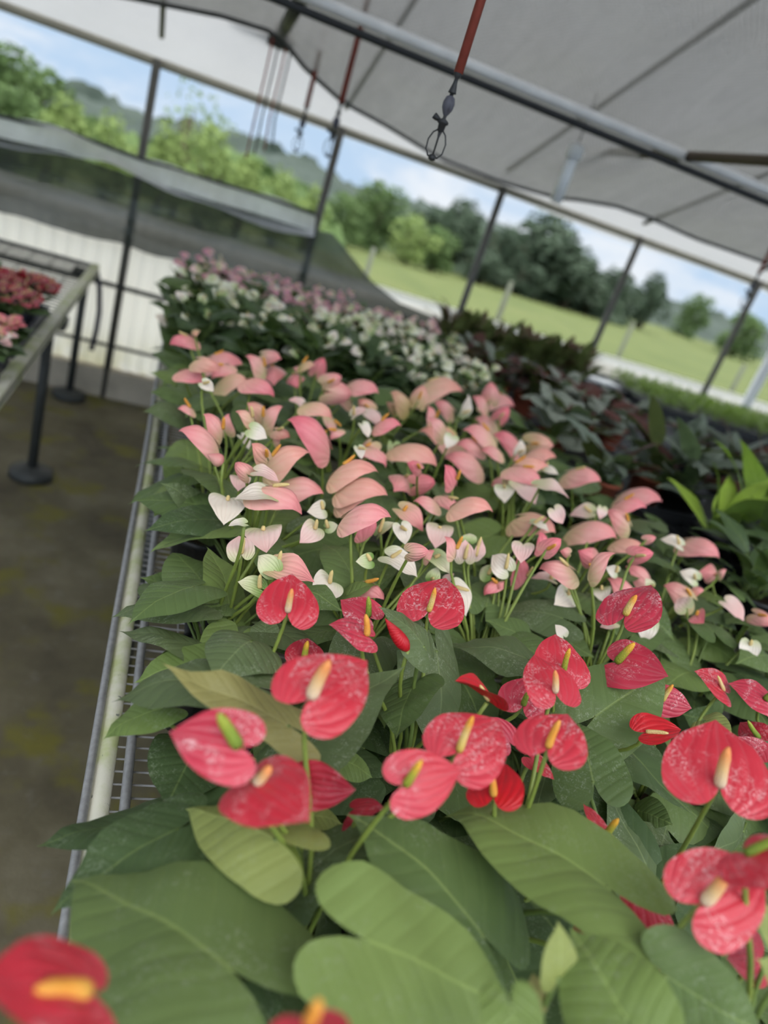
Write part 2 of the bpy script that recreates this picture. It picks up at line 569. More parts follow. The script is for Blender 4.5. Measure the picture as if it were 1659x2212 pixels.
def nearest(pt, kind):
    return min((p for p in plants if p.kind == kind), key=lambda p: (p.x - pt[0]) ** 2 + (p.y - pt[1]) ** 2)

def add_leaf(pl, Bw, xw, nw, L, key, W=1.0, seed=0, rp=.0024, **kw):
    mb = MB()
    Bl = pl.local(Bw)
    blade(mb, 'leaf', frame(Bl, xw, nw), L, W, seed=seed, mi=0, rings=13, quilt=.0045, **kw)
    mb.tube(stalk_pts(pl.crown(), Bl, None, 8), [rp * 1.25] * 4 + [rp] * 5, 6, 1)
    pl.nl += 1
    return mb.build('leaf', [LEAF[key], PET], pl.root)

def add_flower(pl, Bw, xw, nw, L, key, Send=None, sxkey='yo', W=1.0, seed=0, sr=None, Sbase=None, **kw):
    Bl = pl.local(Bw)
    mb = MB()
    st = Bl - nw * .003
    mb.tube(stalk_pts(pl.crown(), st, nw, 9), [.0026] * 6 + [.0023] * 4, 7)
    fo = mb.build('flower_stem', STALK, pl.root)
    mb = MB()
    blade(mb, 'spathe', frame(Bl, xw, nw), L, W, seed=seed, rings=9, **kw)
    mb.build('spathe', SP[key], fo)
    if Send is not None:
        b = pl.local(Sbase) if Sbase is not None else Bl + nw * .001
        spadix(b, pl.local(Send), sr or .0042, sxkey, fo)
    pl.nf += 1
    pl.dom[key] = pl.dom.get(key, 0) + 1
    return fo

# specified foreground leaves: B, T, P, Q (photo pixels), junction height, colour, bend options
LV = [
 ((497,2092),(150,1905),(640,1935),(330,2240),.25,'m',dict(arch=.06,fl=.05,fr=.1)),
 ((790,2030),(1120,2200),(800,1850),(740,2190),.29,'b',dict(arch=.05,side=.03)),
 ((1312,1917),(958,1742),(1372,1828),(1262,2015),.30,'b',dict(arch=.06,tip=.06)),
 ((1041,2018),(748,1752),(1095,1880),(960,2110),.24,'m',dict(arch=.09,tip=.05)),
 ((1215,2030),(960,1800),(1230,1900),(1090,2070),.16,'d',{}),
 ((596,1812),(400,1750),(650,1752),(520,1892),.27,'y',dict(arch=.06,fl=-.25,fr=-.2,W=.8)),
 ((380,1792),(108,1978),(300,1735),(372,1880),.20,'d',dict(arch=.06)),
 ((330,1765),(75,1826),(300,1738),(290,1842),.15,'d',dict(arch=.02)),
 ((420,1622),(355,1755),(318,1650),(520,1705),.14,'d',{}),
 ((640,1615),(878,1440),(645,1525),(735,1648),.22,'g',dict(arch=.05)),
 ((892,1482),(856,1600),(830,1500),(948,1475),.25,'m',dict(fr=.25,fl=.05,arch=.06)),
 ((943,1405),(935,1645),(885,1480),(1018,1480),.27,'g',dict(fl=-.15,fr=-.1,arch=.08)),
 ((955,1412),(1065,1640),(925,1530),(1055,1460),.20,'m',{}),
 ((915,1395),(815,1312),(893,1342),(868,1392),.31,'g',dict(fl=-.2)),
 ((1132,1420),(955,1402),(1100,1390),(1108,1458),.25,'g',dict(wave=.10)),
 ((1287,1547),(1440,1445),(1238,1448),(1378,1605),.27,'m',dict(arch=.05)),
 ((1215,1530),(1500,1773),(1335,1558),(1232,1625),.23,'d',dict(fl=.1,fr=.1,arch=.07)),
 ((1281,1687),(1248,1560),(1212,1665),(1384,1660),.25,'m',dict(wave=.06,fl=-.1,fr=-.1)),
 ((1430,1950),(1298,1690),(1455,1878),(1335,1905),.14,'g',dict(arch=.03)),
 ((1380,1752),(1458,1785),(1442,1742),(1400,1808),.13,'m',{}),
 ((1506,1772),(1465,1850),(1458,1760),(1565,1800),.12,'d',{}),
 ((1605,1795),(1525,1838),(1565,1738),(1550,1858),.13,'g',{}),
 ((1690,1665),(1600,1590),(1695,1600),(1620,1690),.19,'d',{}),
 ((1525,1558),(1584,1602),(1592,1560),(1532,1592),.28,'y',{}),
 ((1542,1555),(1470,1540),(1530,1508),(1500,1582),.20,'m',dict(wave=.08)),
 ((540,1385),(455,1478),(425,1368),(640,1432),.29,'g',dict(side=.22,arch=.14)),
 ((548,1482),(238,1515),(512,1410),(450,1530),.29,'g',dict(arch=.10,side=.08)),
 ((622,1566),(343,1449),(595,1503),(560,1602),.31,'o',dict(arch=.05,wave=.08,tip=-.08,W=.5)),
 ((352,1530),(220,1597),(290,1506),(302,1572),.22,'b',{}),
 ((432,1396),(253,1364),(402,1372),(350,1418),.22,'g',dict(arch=.05)),
 ((442,1430),(288,1476),(400,1384),(412,1482),.23,'b',{}),
 ((420,1305),(236,1332),(372,1280),(372,1336),.22,'g',dict(arch=.06)),
 ((497,1304),(420,1328),(440,1283),(482,1320),.21,'m',dict(wave=.09)),
 ((495,1306),(444,1183),(438,1270),(538,1292),.21,'b',dict(fl=.1,fr=.1)),
 ((425,1290),(300,1250),(382,1232),(362,1302),.15,'m',{}),
 ((482,1135),(322,1197),(412,1126),(432,1172),.24,'b',dict(fl=.2,fr=.1,arch=.06)),
 ((452,1125),(348,1042),(432,1058),(390,1122),.2,'g',{}),
 ((573,1378),(572,1332),(488,1352),(645,1362),.22,'g',dict(wave=.12)),
 ((680,1358),(618,1397),(640,1338),(707,1377),.2,'m',{}),
 ((612,1180),(732,1305),(722,1208),(640,1302),.18,'m',{}),
 ((755,1266),(886,1220),(802,1222),(822,1278),.22,'m',{}),
 ((742,1291),(824,1262),(772,1262),(790,1288),.25,'b',dict(fl=.2,fr=.2)),
 ((1196,1300),(1082,1338),(1142,1278),(1152,1338),.2,'m',{}),
 ((1142,1388),(1046,1341),(1112,1342),(1106,1408),.22,'m',{}),
 ((1045,1362),(1040,1425),(1000,1370),(1084,1376),.18,'m',{}),
 ((1160,1362),(1285,1424),(1232,1346),(1182,1412),.2,'m',{}),
 ((1532,1402),(1378,1396),(1470,1357),(1462,1414),.2,'d',{}),
 ((1508,1380),(1602,1442),(1572,1382),(1532,1432),.22,'b',{}),
 ((1440,1410),(1512,1562),(1502,1440),(1428,1502),.2,'m',{}),
 ((1352,2200),(1232,2005),(1178,2180),(1402,2085),.33,'b',dict(arch=.08,side=.10)),
 ((1439,2108),(1655,2235),(1482,2005),(1385,2172),.30,'m',dict(arch=.05,wave=.06)),
 ((1105,2178),(1135,2400),(1035,2205),(1172,2205),.34,'b',dict(arch=.05)),
 ((1208,2110),(1206,1988),(1168,2070),(1246,2072),.31,'y',dict(fl=.05,fr=.05)),
 ((1160,2165),(1150,2100),(1135,2140),(1180,2145),.28,'o',dict(fl=.25,fr=.25)),
 ((1685,2035),(1624,1943),(1668,1948),(1628,2008),.33,'y',{}),
 ((1690,2110),(1634,2070),(1668,2055),(1650,2120),.34,'y',{}),
 ((640,1912),(852,1778),(690,1828),(742,1955),.18,'g',{}),
 ((736,1640),(803,1682),(772,1638),(765,1715),.21,'b',{}),
 ((862,1608),(738,1722),(782,1618),(852,1725),.14,'d',{}),
 ((1192,1640),(1158,1765),(1108,1700),(1228,1722),.18,'g',{}),
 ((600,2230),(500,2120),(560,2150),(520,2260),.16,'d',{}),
 ((900,1790),(760,1800),(850,1740),(860,1850),.16,'g',{}),
 ((650,1760),(740,1780),(700,1730),(700,1800),.2,'y',{}),
]
for i, (B, T, P, Q, h, key, kw) in enumerate(LV):
    b, x, n, L = fit(B, T, P, Q, h, .41 * kw.get('W', 1.0))
    kind = 'p' if (B[1] < 1335 and h < .25) else 'r'
    if b.y > .74: kind = 'p'
    d = dict(arch=.09, side=.07, wave=.065, fl=random.Random(i).uniform(-.02, .16), fr=random.Random(i + 50).uniform(-.02, .16)); d.update(kw)
    d['W'] = d.get('W', 1.0) * FITW[0]
    add_leaf(nearest(b + x * -.1, kind), b, x, n, L, key, seed=i, **d)

def send(S, Bw, near=.5):
    zc = -(M.T @ (np.array(Bw) - ORG))[2]
    r = ray(*S) / F
    p = ORG + M @ (r * zc)
    ln = np.linalg.norm(p - np.array(Bw))
    return ORG + M @ (r * (zc - near * ln))

# red spathes: B, T, P, Q, spadix end, height, colour, spadix colour, options
FL = [
 ((621,1322),(631,1240),(553,1306),(688,1326),(631,1272),.33,'r','wo',{}),
 ((926,1321),(964,1248),(851,1303),(994,1335),(940,1270),.33,'r','yo',{}),
 ((792,1373),(710,1350),(792,1333),(800,1402),(790,1327),.33,'R','or',{}),
 ((796,1333),(735,1296),(818,1303),(768,1362),(796,1289),.31,'R','gg',{}),
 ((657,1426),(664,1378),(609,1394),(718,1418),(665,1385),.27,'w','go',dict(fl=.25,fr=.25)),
 ((672,1507),(794,1428),(606,1430),(738,1570),(712,1428),.38,'r','wo',dict(sr=.0062)),
 ((515,1613),(365,1582),(530,1532),(478,1694),(472,1542),.37,'R','gg',dict(sr=.0056)),
 ((555,1692),(670,1778),(622,1628),(472,1752),(584,1655),.34,'r','wo',dict(sr=.005)),
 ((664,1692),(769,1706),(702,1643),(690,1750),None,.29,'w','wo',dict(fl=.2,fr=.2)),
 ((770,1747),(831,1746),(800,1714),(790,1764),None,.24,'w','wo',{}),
 ((876,1696),(996,1664),(858,1612),(892,1760),(911,1642),.35,'r','go',{}),
 ((991,1624),(1082,1557),(925,1562),(1058,1692),(1022,1548),.35,'r','yo',{}),
 ((1184,1615),(1226,1543),(1096,1592),(1256,1648),(1209,1557),.36,'r','or',{}),
 ((1067,1719),(1090,1648),(980,1725),(1142,1702),(1059,1665),.30,'v','or',{}),
 ((1100,1602),(1060,1548),(1117,1568),(1078,1612),None,.29,'R','or',{}),
 ((1150,1640),(1197,1684),(1186,1642),(1164,1672),None,.27,'r','or',{}),
 ((1199,1496),(1153,1415),(1130,1495),(1252,1500),(1199,1448),.35,'r','wo',{}),
 ((1217,1450),(1200,1369),(1145,1404),(1267,1446),(1231,1401),.32,'r','go',{}),
 ((1130,1524),(1146,1462),(1080,1496),(1190,1545),(1142,1495),.29,'R','gg',{}),
 ((1055,1514),(982,1470),(1040,1474),(1090,1518),(1037,1480),.33,'v','ye',dict(fl=.55,fr=.55,sr=.003)),
 ((1351,1329),(1407,1263),(1282,1318),(1410,1352),(1375,1286),.37,'R','yo',dict(sr=.0052)),
 ((1333,1431),(1445,1462),(1372,1394),(1330,1497),(1371,1389),.32,'R','go',dict(sr=.0056)),
 ((1430,1513),(1494,1530),(1456,1484),(1440,1553),(1454,1479),.28,'R','yo',{}),
 ((1563,1492),(1500,1449),(1548,1449),(1548,1512),(1551,1460),.29,'r','ye',dict(fl=.2,fr=.2,sr=.003)),
 ((1652,1512),(1572,1477),(1640,1478),(1645,1545),(1690,1485),.30,'R','gg',dict(sr=.005)),
 ((1395,1582),(1472,1576),(1388,1543),(1432,1607),(1444,1584),.30,'v','ye',dict(fl=.35,fr=.35,sr=.003)),
 ((1554,1697),(1545,1556),(1428,1640),(1680,1725),(1574,1615),.38,'r','wo',dict(sr=.006)),
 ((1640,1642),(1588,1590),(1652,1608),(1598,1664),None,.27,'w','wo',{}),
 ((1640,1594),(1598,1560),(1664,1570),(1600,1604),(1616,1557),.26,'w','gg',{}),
 ((1521,1949),(1650,1878),(1476,1842),(1604,2050),(1569,1887),.36,'r','wo',dict(sr=.0058)),
 ((1612,1846),(1700,1925),(1700,1800),(1570,1880),(1700,1805),.41,'r','gg',{}),
 ((1640,2072),(1568,2070),(1632,2008),(1652,2135),None,.29,'w','wo',{}),
 ((1400,1962),(1425,2100),(1325,1935),(1445,1990),None,.24,'w','wo',{}),
 ((1290,2045),(1240,1998),(1325,1998),(1236,2052),None,.24,'w','wo',{}),
 ((1308,1806),(1260,1736),(1252,1768),(1300,1775),(1336,1769),.25,'r','go',{}),
 ((188,2143),(-62,2125),(165,2012),(212,2265),(78,2138),.36,'r','or',dict(sr=.0055,near=.9)),
 ((668,2212),(690,2330),(548,2210),(796,2206),(690,2160),.40,'r','or',dict(near=.9)),
 ((1385,2160),(1365,2105),(1355,2140),(1395,2130),None,.25,'w','or',{}),
 ((600,1905),(562,1892),(590,1890),(600,1925),None,.22,'w','or',{}),
 ((765,1772),(738,1796),(745,1772),(765,1795),None,.22,'w','or',{}),
]
for i, (B, T, P, Q, S, h, key, sk, kw) in enumerate(FL):
    b, x, n, L = fit(B, T, P, Q, h, .53)
    kw = dict(kw); sr = kw.pop('sr', .0040)
    d = dict(arch=.05, side=.04, wave=.04, pucker=.0065, fl=.06, fr=.06); d.update(kw)
    e = send(S, b, kw.pop('near', .5)) if S else None
    d.pop('near', None)
    d['W'] = FITW[0]
    pl = nearest(b - x * .1, 'r')
    add_flower(pl, b, x, n, L, key, e, sk, seed=100 + i, sr=sr, **d)

# rolled red bud
def bud(pl, Bpx, Tpx, h, r, mat):
    b = Vector(un(*Bpx, z=BENCH + h)); zc = -(M.T @ (np.array(b) - ORG))[2]
    t = Vector(ORG + M @ (ray(*Tpx) / F * (zc - .004)))
    mb = MB(); bl, tl = pl.local(b), pl.local(t)
    mb.tube(stalk_pts(pl.crown(), bl, None, 8), .0025, 7)
    fo = mb.build('flower_stem', STALK, pl.root)
    mb = MB(); N = 10
    mb.tube([bl + (tl - bl) * (k / N) for k in range(N + 1)], [r * s for s in (.35, .75, .95, 1, .98, .9, .78, .62, .45, .25, .05)], 10)
    mb.build('bud', mat, fo); pl.nf += 1
bud(nearest(un(880, 1405, z=1.05), 'r'), (881, 1405), (832, 1336), .31, .0085, SP['v'])

# pink spathes: B, T, apparent width, colour, spadix end (or None)
PK = '''405 725 366 746 30 h;420 712 424 728 20 t;463 766 524 790 40 p;436 775 476 802 40 s;482 788 458 820 30 p;408 798 446 832 28 h;440 828 462 846 26 c;
485 815 542 829 30 s;572 792 530 769 30 p;570 764 608 776 38 p;588 790 592 834 58 p;553 818 592 858 36 h;635 808 642 840 42 h;646 792 640 806 26 p;654 784 682 791 16 t;
684 803 700 773 38 h;708 826 738 812 40 p;722 848 758 852 58 p;746 850 698 853 22 p;772 822 818 852 34 p;797 882 774 862 34 s;882 872 843 847 38 t;905 862 915 833 40 s;856 882 834 870 22 t;
924 824 1002 852 26 s;976 882 938 870 34 p;1000 892 1012 850 22 c;1060 862 1060 824 42 p;1064 854 1112 882 24 p;1052 871 1018 858 18 p;1080 902 1100 879 34 h;1072 917 1024 905 30 p;
1056 931 998 932 28 p;1116 951 1064 940 34 h;941 902 921 877 18 p;962 927 924 904 30 p;986 942 902 936 30 s;976 944 964 969 32 c;1032 956 984 963 26 p;1026 991 958 991 40 p;
824 909 868 921 26 h;794 894 827 932 24 l;764 896 792 884 20 l;785 919 796 946 22 c;722 908 714 942 22 p;680 869 717 907 28 s;800 958 784 992 38 p;812 969 832 1012 16 p;
775 968 781 992 22 c;850 963 845 1002 32 g;741 1004 818 1023 26 s;764 1038 837 1073 46 s;744 1065 808 1072 42 s;766 1098 845 1119 46 p;876 1030 850 1063 60 p;889 958 942 1012 30 s;906 1011 879 1000 30 h;
906 1046 940 1040 48 h;986 1036 959 1004 30 h;936 1080 891 1086 20 p;969 1074 986 1112 32 p;1002 1078 1065 1106 32 s;411 880 383 885 16 p;457 941 385 932 40 p;481 927 438 894 36 p;482 926 496 893 28 p;
546 901 508 890 26 s;571 896 533 871 42 s;569 901 612 879 30 p;703 937 620 907 54 h;690 930 698 960 24 p;544 929 577 947 38 c;600 929 627 946 30 s;524 944 538 972 20 c;576 986 543 958 42 s;589 951 606 934 22 p;
588 986 670 980 48 s;531 1022 508 999 38 p;519 1033 514 1062 46 l;559 1019 602 1041 28 l;726 929 714 952 20 p;651 871 623 864 18 l;1130 1008 1167 1057 34 p;
619 1040 699 1069 56 p;589 1050 651 1113 48 p;578 1068 506 1079 38 c;492 1081 483 1135 84 c 494 1070;526 1130 493 1136 18 c;568 1146 576 1195 84 l 570 1136;521 1196 516 1158 62 l 527 1160;
600 1226 680 1257 60 p 608 1190;590 1230 558 1200 52 g;561 1271 513 1257 44 g 563 1240;712 1260 675 1300 72 c 718 1232;697 1100 663 1106 42 c 695 1082;680 1143 647 1173 52 l 685 1122;708 1140 730 1134 26 g 704 1122;
800 1211 768 1213 36 g 792 1196;790 1258 829 1297 38 p;803 1156 799 1108 28 h;820 1151 857 1129 22 g 830 1118;871 1103 914 1149 42 p 880 1092;867 1138 876 1177 40 c;889 1193 927 1190 42 p;915 1201 939 1190 22 p;
950 1141 940 1185 60 l 950 1136;986 1186 958 1159 18 p;1014 1168 1016 1152 46 g;1004 1207 1005 1165 46 l 1012 1175;1027 1201 1041 1164 26 l 1040 1160;845 1204 902 1247 48 c 868 1188;939 1204 977 1242 38 g 952 1198;
934 1251 946 1224 32 g;964 1256 981 1239 20 l;984 1268 1006 1332 40 c;1093 1229 1063 1199 52 c 1099 1195;1056 1241 1038 1229 42 g 1062 1225;1066 1258 1046 1287 32 h;1074 1259 1087 1271 28 p;
1130 1179 1125 1217 50 l;1138 1245 1114 1199 36 h;1191 1251 1146 1250 20 l 1193 1235;1149 958 1197 962 52 s;1148 975 1202 991 30 s;1114 1000 1187 1011 40 s;1101 1034 1061 1051 38 p;1169 1014 1207 1026 20 c;
1124 1043 1157 1090 48 l;1090 1053 1090 1087 46 c;1167 1049 1230 1076 24 l;1120 977 1126 949 24 c;1076 971 1038 975 22 p;1243 1014 1298 1042 44 p;1360 1059 1430 1086 38 p;1349 1079 1397 1099 26 h;
1138 1113 1200 1152 56 s;1154 1130 1187 1151 16 c;1199 1103 1216 1132 36 l;1277 1106 1230 1115 32 l;1301 1099 1295 1122 24 l;1357 1126 1308 1104 44 p;1263 1129 1333 1166 42 p;1183 1186 1212 1164 42 h;
1181 1181 1164 1148 26 h;1227 1223 1164 1229 46 p;1231 1195 1209 1190 24 p;1286 1211 1248 1189 48 h;1275 1221 1333 1197 18 p;1279 1229 1286 1248 28 p;1349 1164 1392 1196 30 s;1374 1201 1412 1194 42 h;1402 1247 1350 1224 40 p;
1331 1236 1308 1225 28 c 1335 1222;1372 1287 1308 1249 48 p;1228 1285 1196 1307 58 c 1230 1270;1300 1274 1305 1302 42 c 1300 1264;1467 1176 1426 1165 26 c;1503 1164 1554 1207 44 p;1547 1242 1508 1234 44 p;
1550 1240 1570 1231 20 p;1492 1287 1433 1265 54 p;1495 1275 1522 1276 24 p;1502 1251 1468 1234 34 c;1481 1312 1464 1293 48 l;1505 1329 1521 1347 42 h 1508 1318;1573 1303 1607 1342 34 l;1638 1328 1672 1352 38 p;
1400 1345 1390 1387 48 c;1327 1346 1296 1355 28 l;1216 1372 1199 1349 26 c;1620 1393 1611 1432 48 c 1625 1382;1399 1166 1417 1160 22 p;1406 1266 1394 1249 22 g'''
for i, rec in enumerate(PK.replace('\n', '').split(';')):
    q = rec.split()
    bx, by, tx, ty, w = map(float, q[:5]); key = q[5]
    S = (float(q[6]), float(q[7])) if len(q) > 6 else None
    dx, dy = tx - bx, ty - by; dl = math.hypot(dx, dy)
    ux, uy = -dy / dl * w / 2, dx / dl * w / 2
    h = .33 + .03 * math.sin(i * 2.4)
    if by > 1240: h = .27
    if S and by > 1050: h = min(h, .30)
    b, x, n, L = fit((bx, by), (tx, ty), (bx + ux, by + uy), (bx - ux, by - uy), h, .53, flip=False, maxtilt=1.0)
    L = min(L, .105); wf = FITW[0]
    hood = S is None and key not in 'cgl'
    d = dict(arch=.27 if hood else .09, side=.32 if hood else -.03, wave=.05, pucker=.004, fl=-.1 if hood else .1, fr=-.1 if hood else .1)
    pl = nearest(b, 'p')
    if b.y < .73: pl = min((p for p in plants if p.kind == 'p' and p.row < 2), key=lambda p: (p.x - b.x) ** 2 + (p.y - b.y) ** 2)
    zz = None
    if S is not None: zz = send(S, b)
    elif i % 2 == 0: zz = b + n * .022 + x * .25
    add_flower(pl, b, x, n, L, key, zz, W=wf, sxkey='ye' if key in 'cgl' else ('or' if i % 3 else 'ye'), seed=300 + i, sr=.0034, **d)
bud(nearest(un(482, 1000, z=1.05), 'p'), (482, 1000), (449, 982), .32, .011, SP['p'])

# remaining foliage of every pot: eight leaves copied from six sets
def filler_set(seed, zlo, zhi, Llo, Lhi, n):
    R = random.Random(seed); out = []
    for k in range(n):
        a = 6.283 * (k + R.uniform(-.3, .3)) / n
        rad = R.uniform(.05, .10)
        z = R.uniform(zlo, zhi)
        B = Vector((rad * math.cos(a), rad * math.sin(a), z))
        xd = Vector((math.cos(a + R.uniform(-.5, .5)), math.sin(a + R.uniform(-.5, .5)), R.uniform(-.55, .1)))
        nz = Vector((R.uniform(-.35, .35), R.uniform(-.35, .35), 1))
        L = R.uniform(Llo, Lhi)
        mb = MB()
        blade(mb, 'leaf', frame(B, xd, nz), L, R.uniform(.9, 1.1), arch=R.uniform(.04, .12), side=R.uniform(.02, .12), fl=R.uniform(-.1, .15), fr=R.uniform(-.1, .15), wave=R.uniform(.02, .07), rings=5, seed=seed * 20 + k)
        c = Vector((.012 * math.cos(a), .012 * math.sin(a), .082))
        mb.tube(stalk_pts(c, B, None, 6), .0023, 5, 1)
        key = R.choice('ddmmg' if Lhi > .12 else 'dmmmbg')
        out.append(mb.mesh('leaf', [LEAF[key], PET]))
    return out
SETR = [filler_set(40 + k, .09, .155, .11, .15, 7) for k in range(4)]
SETP = [filler_set(60 + k, .15, .245, .085, .118, 10) for k in range(6)]
for p in plants:
    st = random.choice(SETR if p.kind == 'r' else SETP)
    rot = rnd(0, 6.28)
    for me in st:
        mm = Matrix.Rotation(rot, 4, 'Z') @ Matrix.Scale(rnd(.92, 1.08), 4)
        if p.col == 0 and min((mm @ v.co).x for v in me.vertices) + p.x < (.10 if p.kind == 'r' else -.02): continue
        link('leaf', me, p.root, mm)
def project(p):
    v = M.T @ (np.array(p, dtype=float) - ORG)
    if v[2] > -1e-4: return None
    return CX + F * v[0] / -v[2], CY - F * v[1] / -v[2]
def inframe(p, mrg=0):
    q = project(p)
    return q is not None and -mrg < q[0] < 1659 + mrg and -mrg < q[1] < 2212 + mrg
def drop_tree(o):
    for c in list(o.children): drop_tree(c)
    bpy.data.objects.remove(o)

keep = []
for p in plants:
    pts = [(p.x + dx, p.y + dy, z) for dx in (-.1, 0, .1) for dy in (-.1, 0, .1) for z in (.85, .98)]
    if p.nf == 0 and p.nl == 0 and not any(inframe(q) for q in pts): drop_tree(p.root)
    else: keep.append(p)
plants = keep

SP['y'] = spathe_mat('spathe_ivory', (0.50, 0.58, 0.26), (0.80, 0.80, 0.58), (0.82, 0.80, 0.62))
SP['q'] = spathe_mat('spathe_dusty_pink', (0.62, 0.45, 0.42), (0.68, 0.34, 0.38), (0.66, 0.30, 0.36))
# ---------------------------------------------------------------- the far block of small-flowered pots
def small_spathe(seed, key):
    mb = MB()
    blade(mb, 'spathe', Matrix.Identity(4), .036, 1, arch=.1, side=.05, fl=.15, fr=.15, wave=.05, rings=4, seed=seed)
    mb.tube([(0, 0, .001), (.006, 0, .010), (.008, 0, .017)], [.002, .002, .0012], 6, 1)
    return mb.mesh('blossom', [SP[key], SX['ye']])
FARC = [small_spathe(s, k) for s, k in ((1, 'c'), (2, 'y'), (3, 'y'), (4, 'g'))]
FARP = [small_spathe(s, k) for s, k in ((5, 'q'), (6, 'l'), (7, 'q'), (8, 'q'))]
def bushy(seed, n, Llo, Lhi, ht, rad, key, key2, kind='leaf', up=.2):
    R = random.Random(seed); mb = MB()
    for k in range(n):
        a = R.uniform(0, 6.283); rr = rad * math.sqrt(R.random()); z = ht * (R.random() ** .7)
        B = Vector((rr * math.cos(a), rr * math.sin(a), .09 + z))
        xd = Vector((math.cos(a) + R.uniform(-.5, .5), math.sin(a) + R.uniform(-.5, .5), R.uniform(-.5, .4) + up))
        blade(mb, kind, frame(B, xd, (R.uniform(-.4, .4), R.uniform(-.4, .4), 1)), R.uniform(Llo, Lhi), R.uniform(.8, 1.1), arch=.1, side=.06, wave=.05, rings=3, seed=k, mi=0 if R.random() < .7 else 1)
        mb.tube(stalk_pts((R.uniform(-.02, .02), R.uniform(-.02, .02), .08), B, None, 4), .0018, 4, 2)
    return mb.mesh('foliage', [LEAF[key], LEAF[key2], PET])
FARF = [bushy(70 + k, 34, .07, .10, .19, .085, 'd', 'm') for k in range(4)]
far = []
for j in range(6):
    for i in range(6):
        x = .10 + .19 * i + (.06 if j % 2 else 0); y = 2.30 + .165 * j
        pink = j >= 4 or (j == 3 and i < 3)
        o = empty('potted_anthurium', (x, y, POTZ), None, 'potted plant')
        pot_parts(o, .052, .09)
        link('foliage', random.choice(FARF), o, Matrix.Rotation(rnd(0, 6.28), 4, 'Z'))
        for k in range(6 if (i < 4 and j < 2) else 17):
            a = rnd(0, 6.28); rr = .095 * math.sqrt(random.random())
            P = Vector((rr * math.cos(a), rr * math.sin(a), .30 + rnd(-.06, .055) - rr * .35))
            fr = frame(P, (math.cos(a) + rnd(-.4, .4), math.sin(a) + rnd(-.4, .4), rnd(-.5, .5)), (rnd(-.5, .5), -.9 + rnd(-.4, .4), .8))
            link('blossom', random.choice(FARP if pink else FARC), o, fr @ Matrix.Scale(rnd(.75, 1.1), 4))
        far.append((o, i, j, pink))

# ---------------------------------------------------------------- benches
def bench_main():
    o = empty('plant_bench', (.9, 1.75, 0), 'long wire-topped bench carrying all the anthurium pots beside the mossy aisle', 'bench')
    def L(p): return (p[0] - .9, p[1] - 1.75, p[2])
    y0, y1, x0, x1 = -.05, 3.30, .022, 1.33
    mb = MB()
    mb.tube([L((x0 + .010, y0, .733)), L((x0 + .010, y1, .733))], .0125, 14); mb.box(L((x0 + .006, y0, .700)), L((x0 + .014, y1, .724)))
    mb.build('painted_rim', RIM, o)
    mb = MB(); mb.box(L((x1, y0, .70)), L((x1 + .03, y1, .745)))
    mb.build('outer_rim', GALV, o, False)
    mb = MB(); mb.box(L((x0, y1 - .03, .70)), L((x1, y1, .742)))
    mb.build('end_rim', GALV, o, False)
    for xx, r in ((x0 - .008, .0056), (x0 + .039, .0066)):
        mb = MB(); pts = [L((xx + .0012 * math.sin(7 * t), y0 + (y1 - y0) * t / 20, .742 + .001 * math.sin(3 * t))) for t in range(21)]
        mb.tube(pts, r, 10); mb.build('edge_wire', GALV, o)
    mb = MB(); y = y0
    while y < y1:
        mb.tube([L((x0, y, .735)), L((x1, y, .735))], .0016, 5); y += .0215
    for k in range(7):
        xx = .118 + .2 * k; mb.tube([L((xx, y0, .731)), L((xx, y1, .731))], .0018, 5)
    mb.build('wire_mesh', GALV, o)
    for xx in (.07, 1.28):
        for yy in (.5, 1.8, 3.1):
            mb = MB(); mb.tube([L((xx, yy, 0)), L((xx, yy, .73))], .021, 10); mb.build('leg', DARKMETAL, o)
    for yy in (.5, 1.8, 3.1):
        mb = MB(); mb.tube([L((.03, yy, .705)), L((1.33, yy, .705))], .016, 8); mb.build('cross_pipe', DARKMETAL, o)
bench_main()

# black carrier trays showing their handles at the aisle edge
for k, yy in enumerate((.80, 1.06)):
    t = empty('carrier_tray', (.12, yy, BENCH + .002), ('black plastic carrier tray whose looped handle shows beside the nearest red blooms', 'black plastic carrier tray handle below the heart-shaped leaf at the aisle rail')[k], 'tray')
    mb = MB(); mb.tube([(-.03, .06, .012), (.0, .065, .012), (.012, .05, .012), (.012, -.05, .012), (.0, -.065, .012), (-.03, -.06, .012)][::-1], .007, 8)
    mb.build('handle', BLACKPL, t)
    mb = MB(); mb.box((.018, -.09, .0), (.026, .09, .03)); mb.box((.026, -.09, 0), (.09, -.082, .03)); mb.box((.026, .082, 0), (.09, .09, .03)); mb.build('tray_wall', BLACKPL, t, False)

for k in range(3):
    t = empty('carrier_tray', (1.56, .60 + .44 * k, .867), 'empty black carrier tray, %s of those lining the near edge of the foliage bench' % ['first', 'second', 'third', 'fourth', 'fifth', 'sixth'][k], 'tray', 'empty trays along the foliage bench')
    mb = MB(); mb.box((-.16, -.21, 0), (.16, .21, .006))
    for a, b in (((-.16, -.21, 0), (-.15, .21, .06)), ((.15, -.21, 0), (.16, .21, .06)), ((-.16, -.21, 0), (.16, -.20, .06)), ((-.16, .20, 0), (.16, .21, .06))): mb.box(a, b)
    mb.build('tray_body', BLACKPL, t, False)
    mb = MB()
    for i in range(4): mb.box((-.15, -.165 + .1 * i, .006), (.15, -.16 + .1 * i, .035))
    for i in range(2): mb.box((-.055 + .11 * i, -.2, .006), (-.05 + .11 * i, .2, .035))
    mb.build('cell_dividers', BLACKPL, t, False)

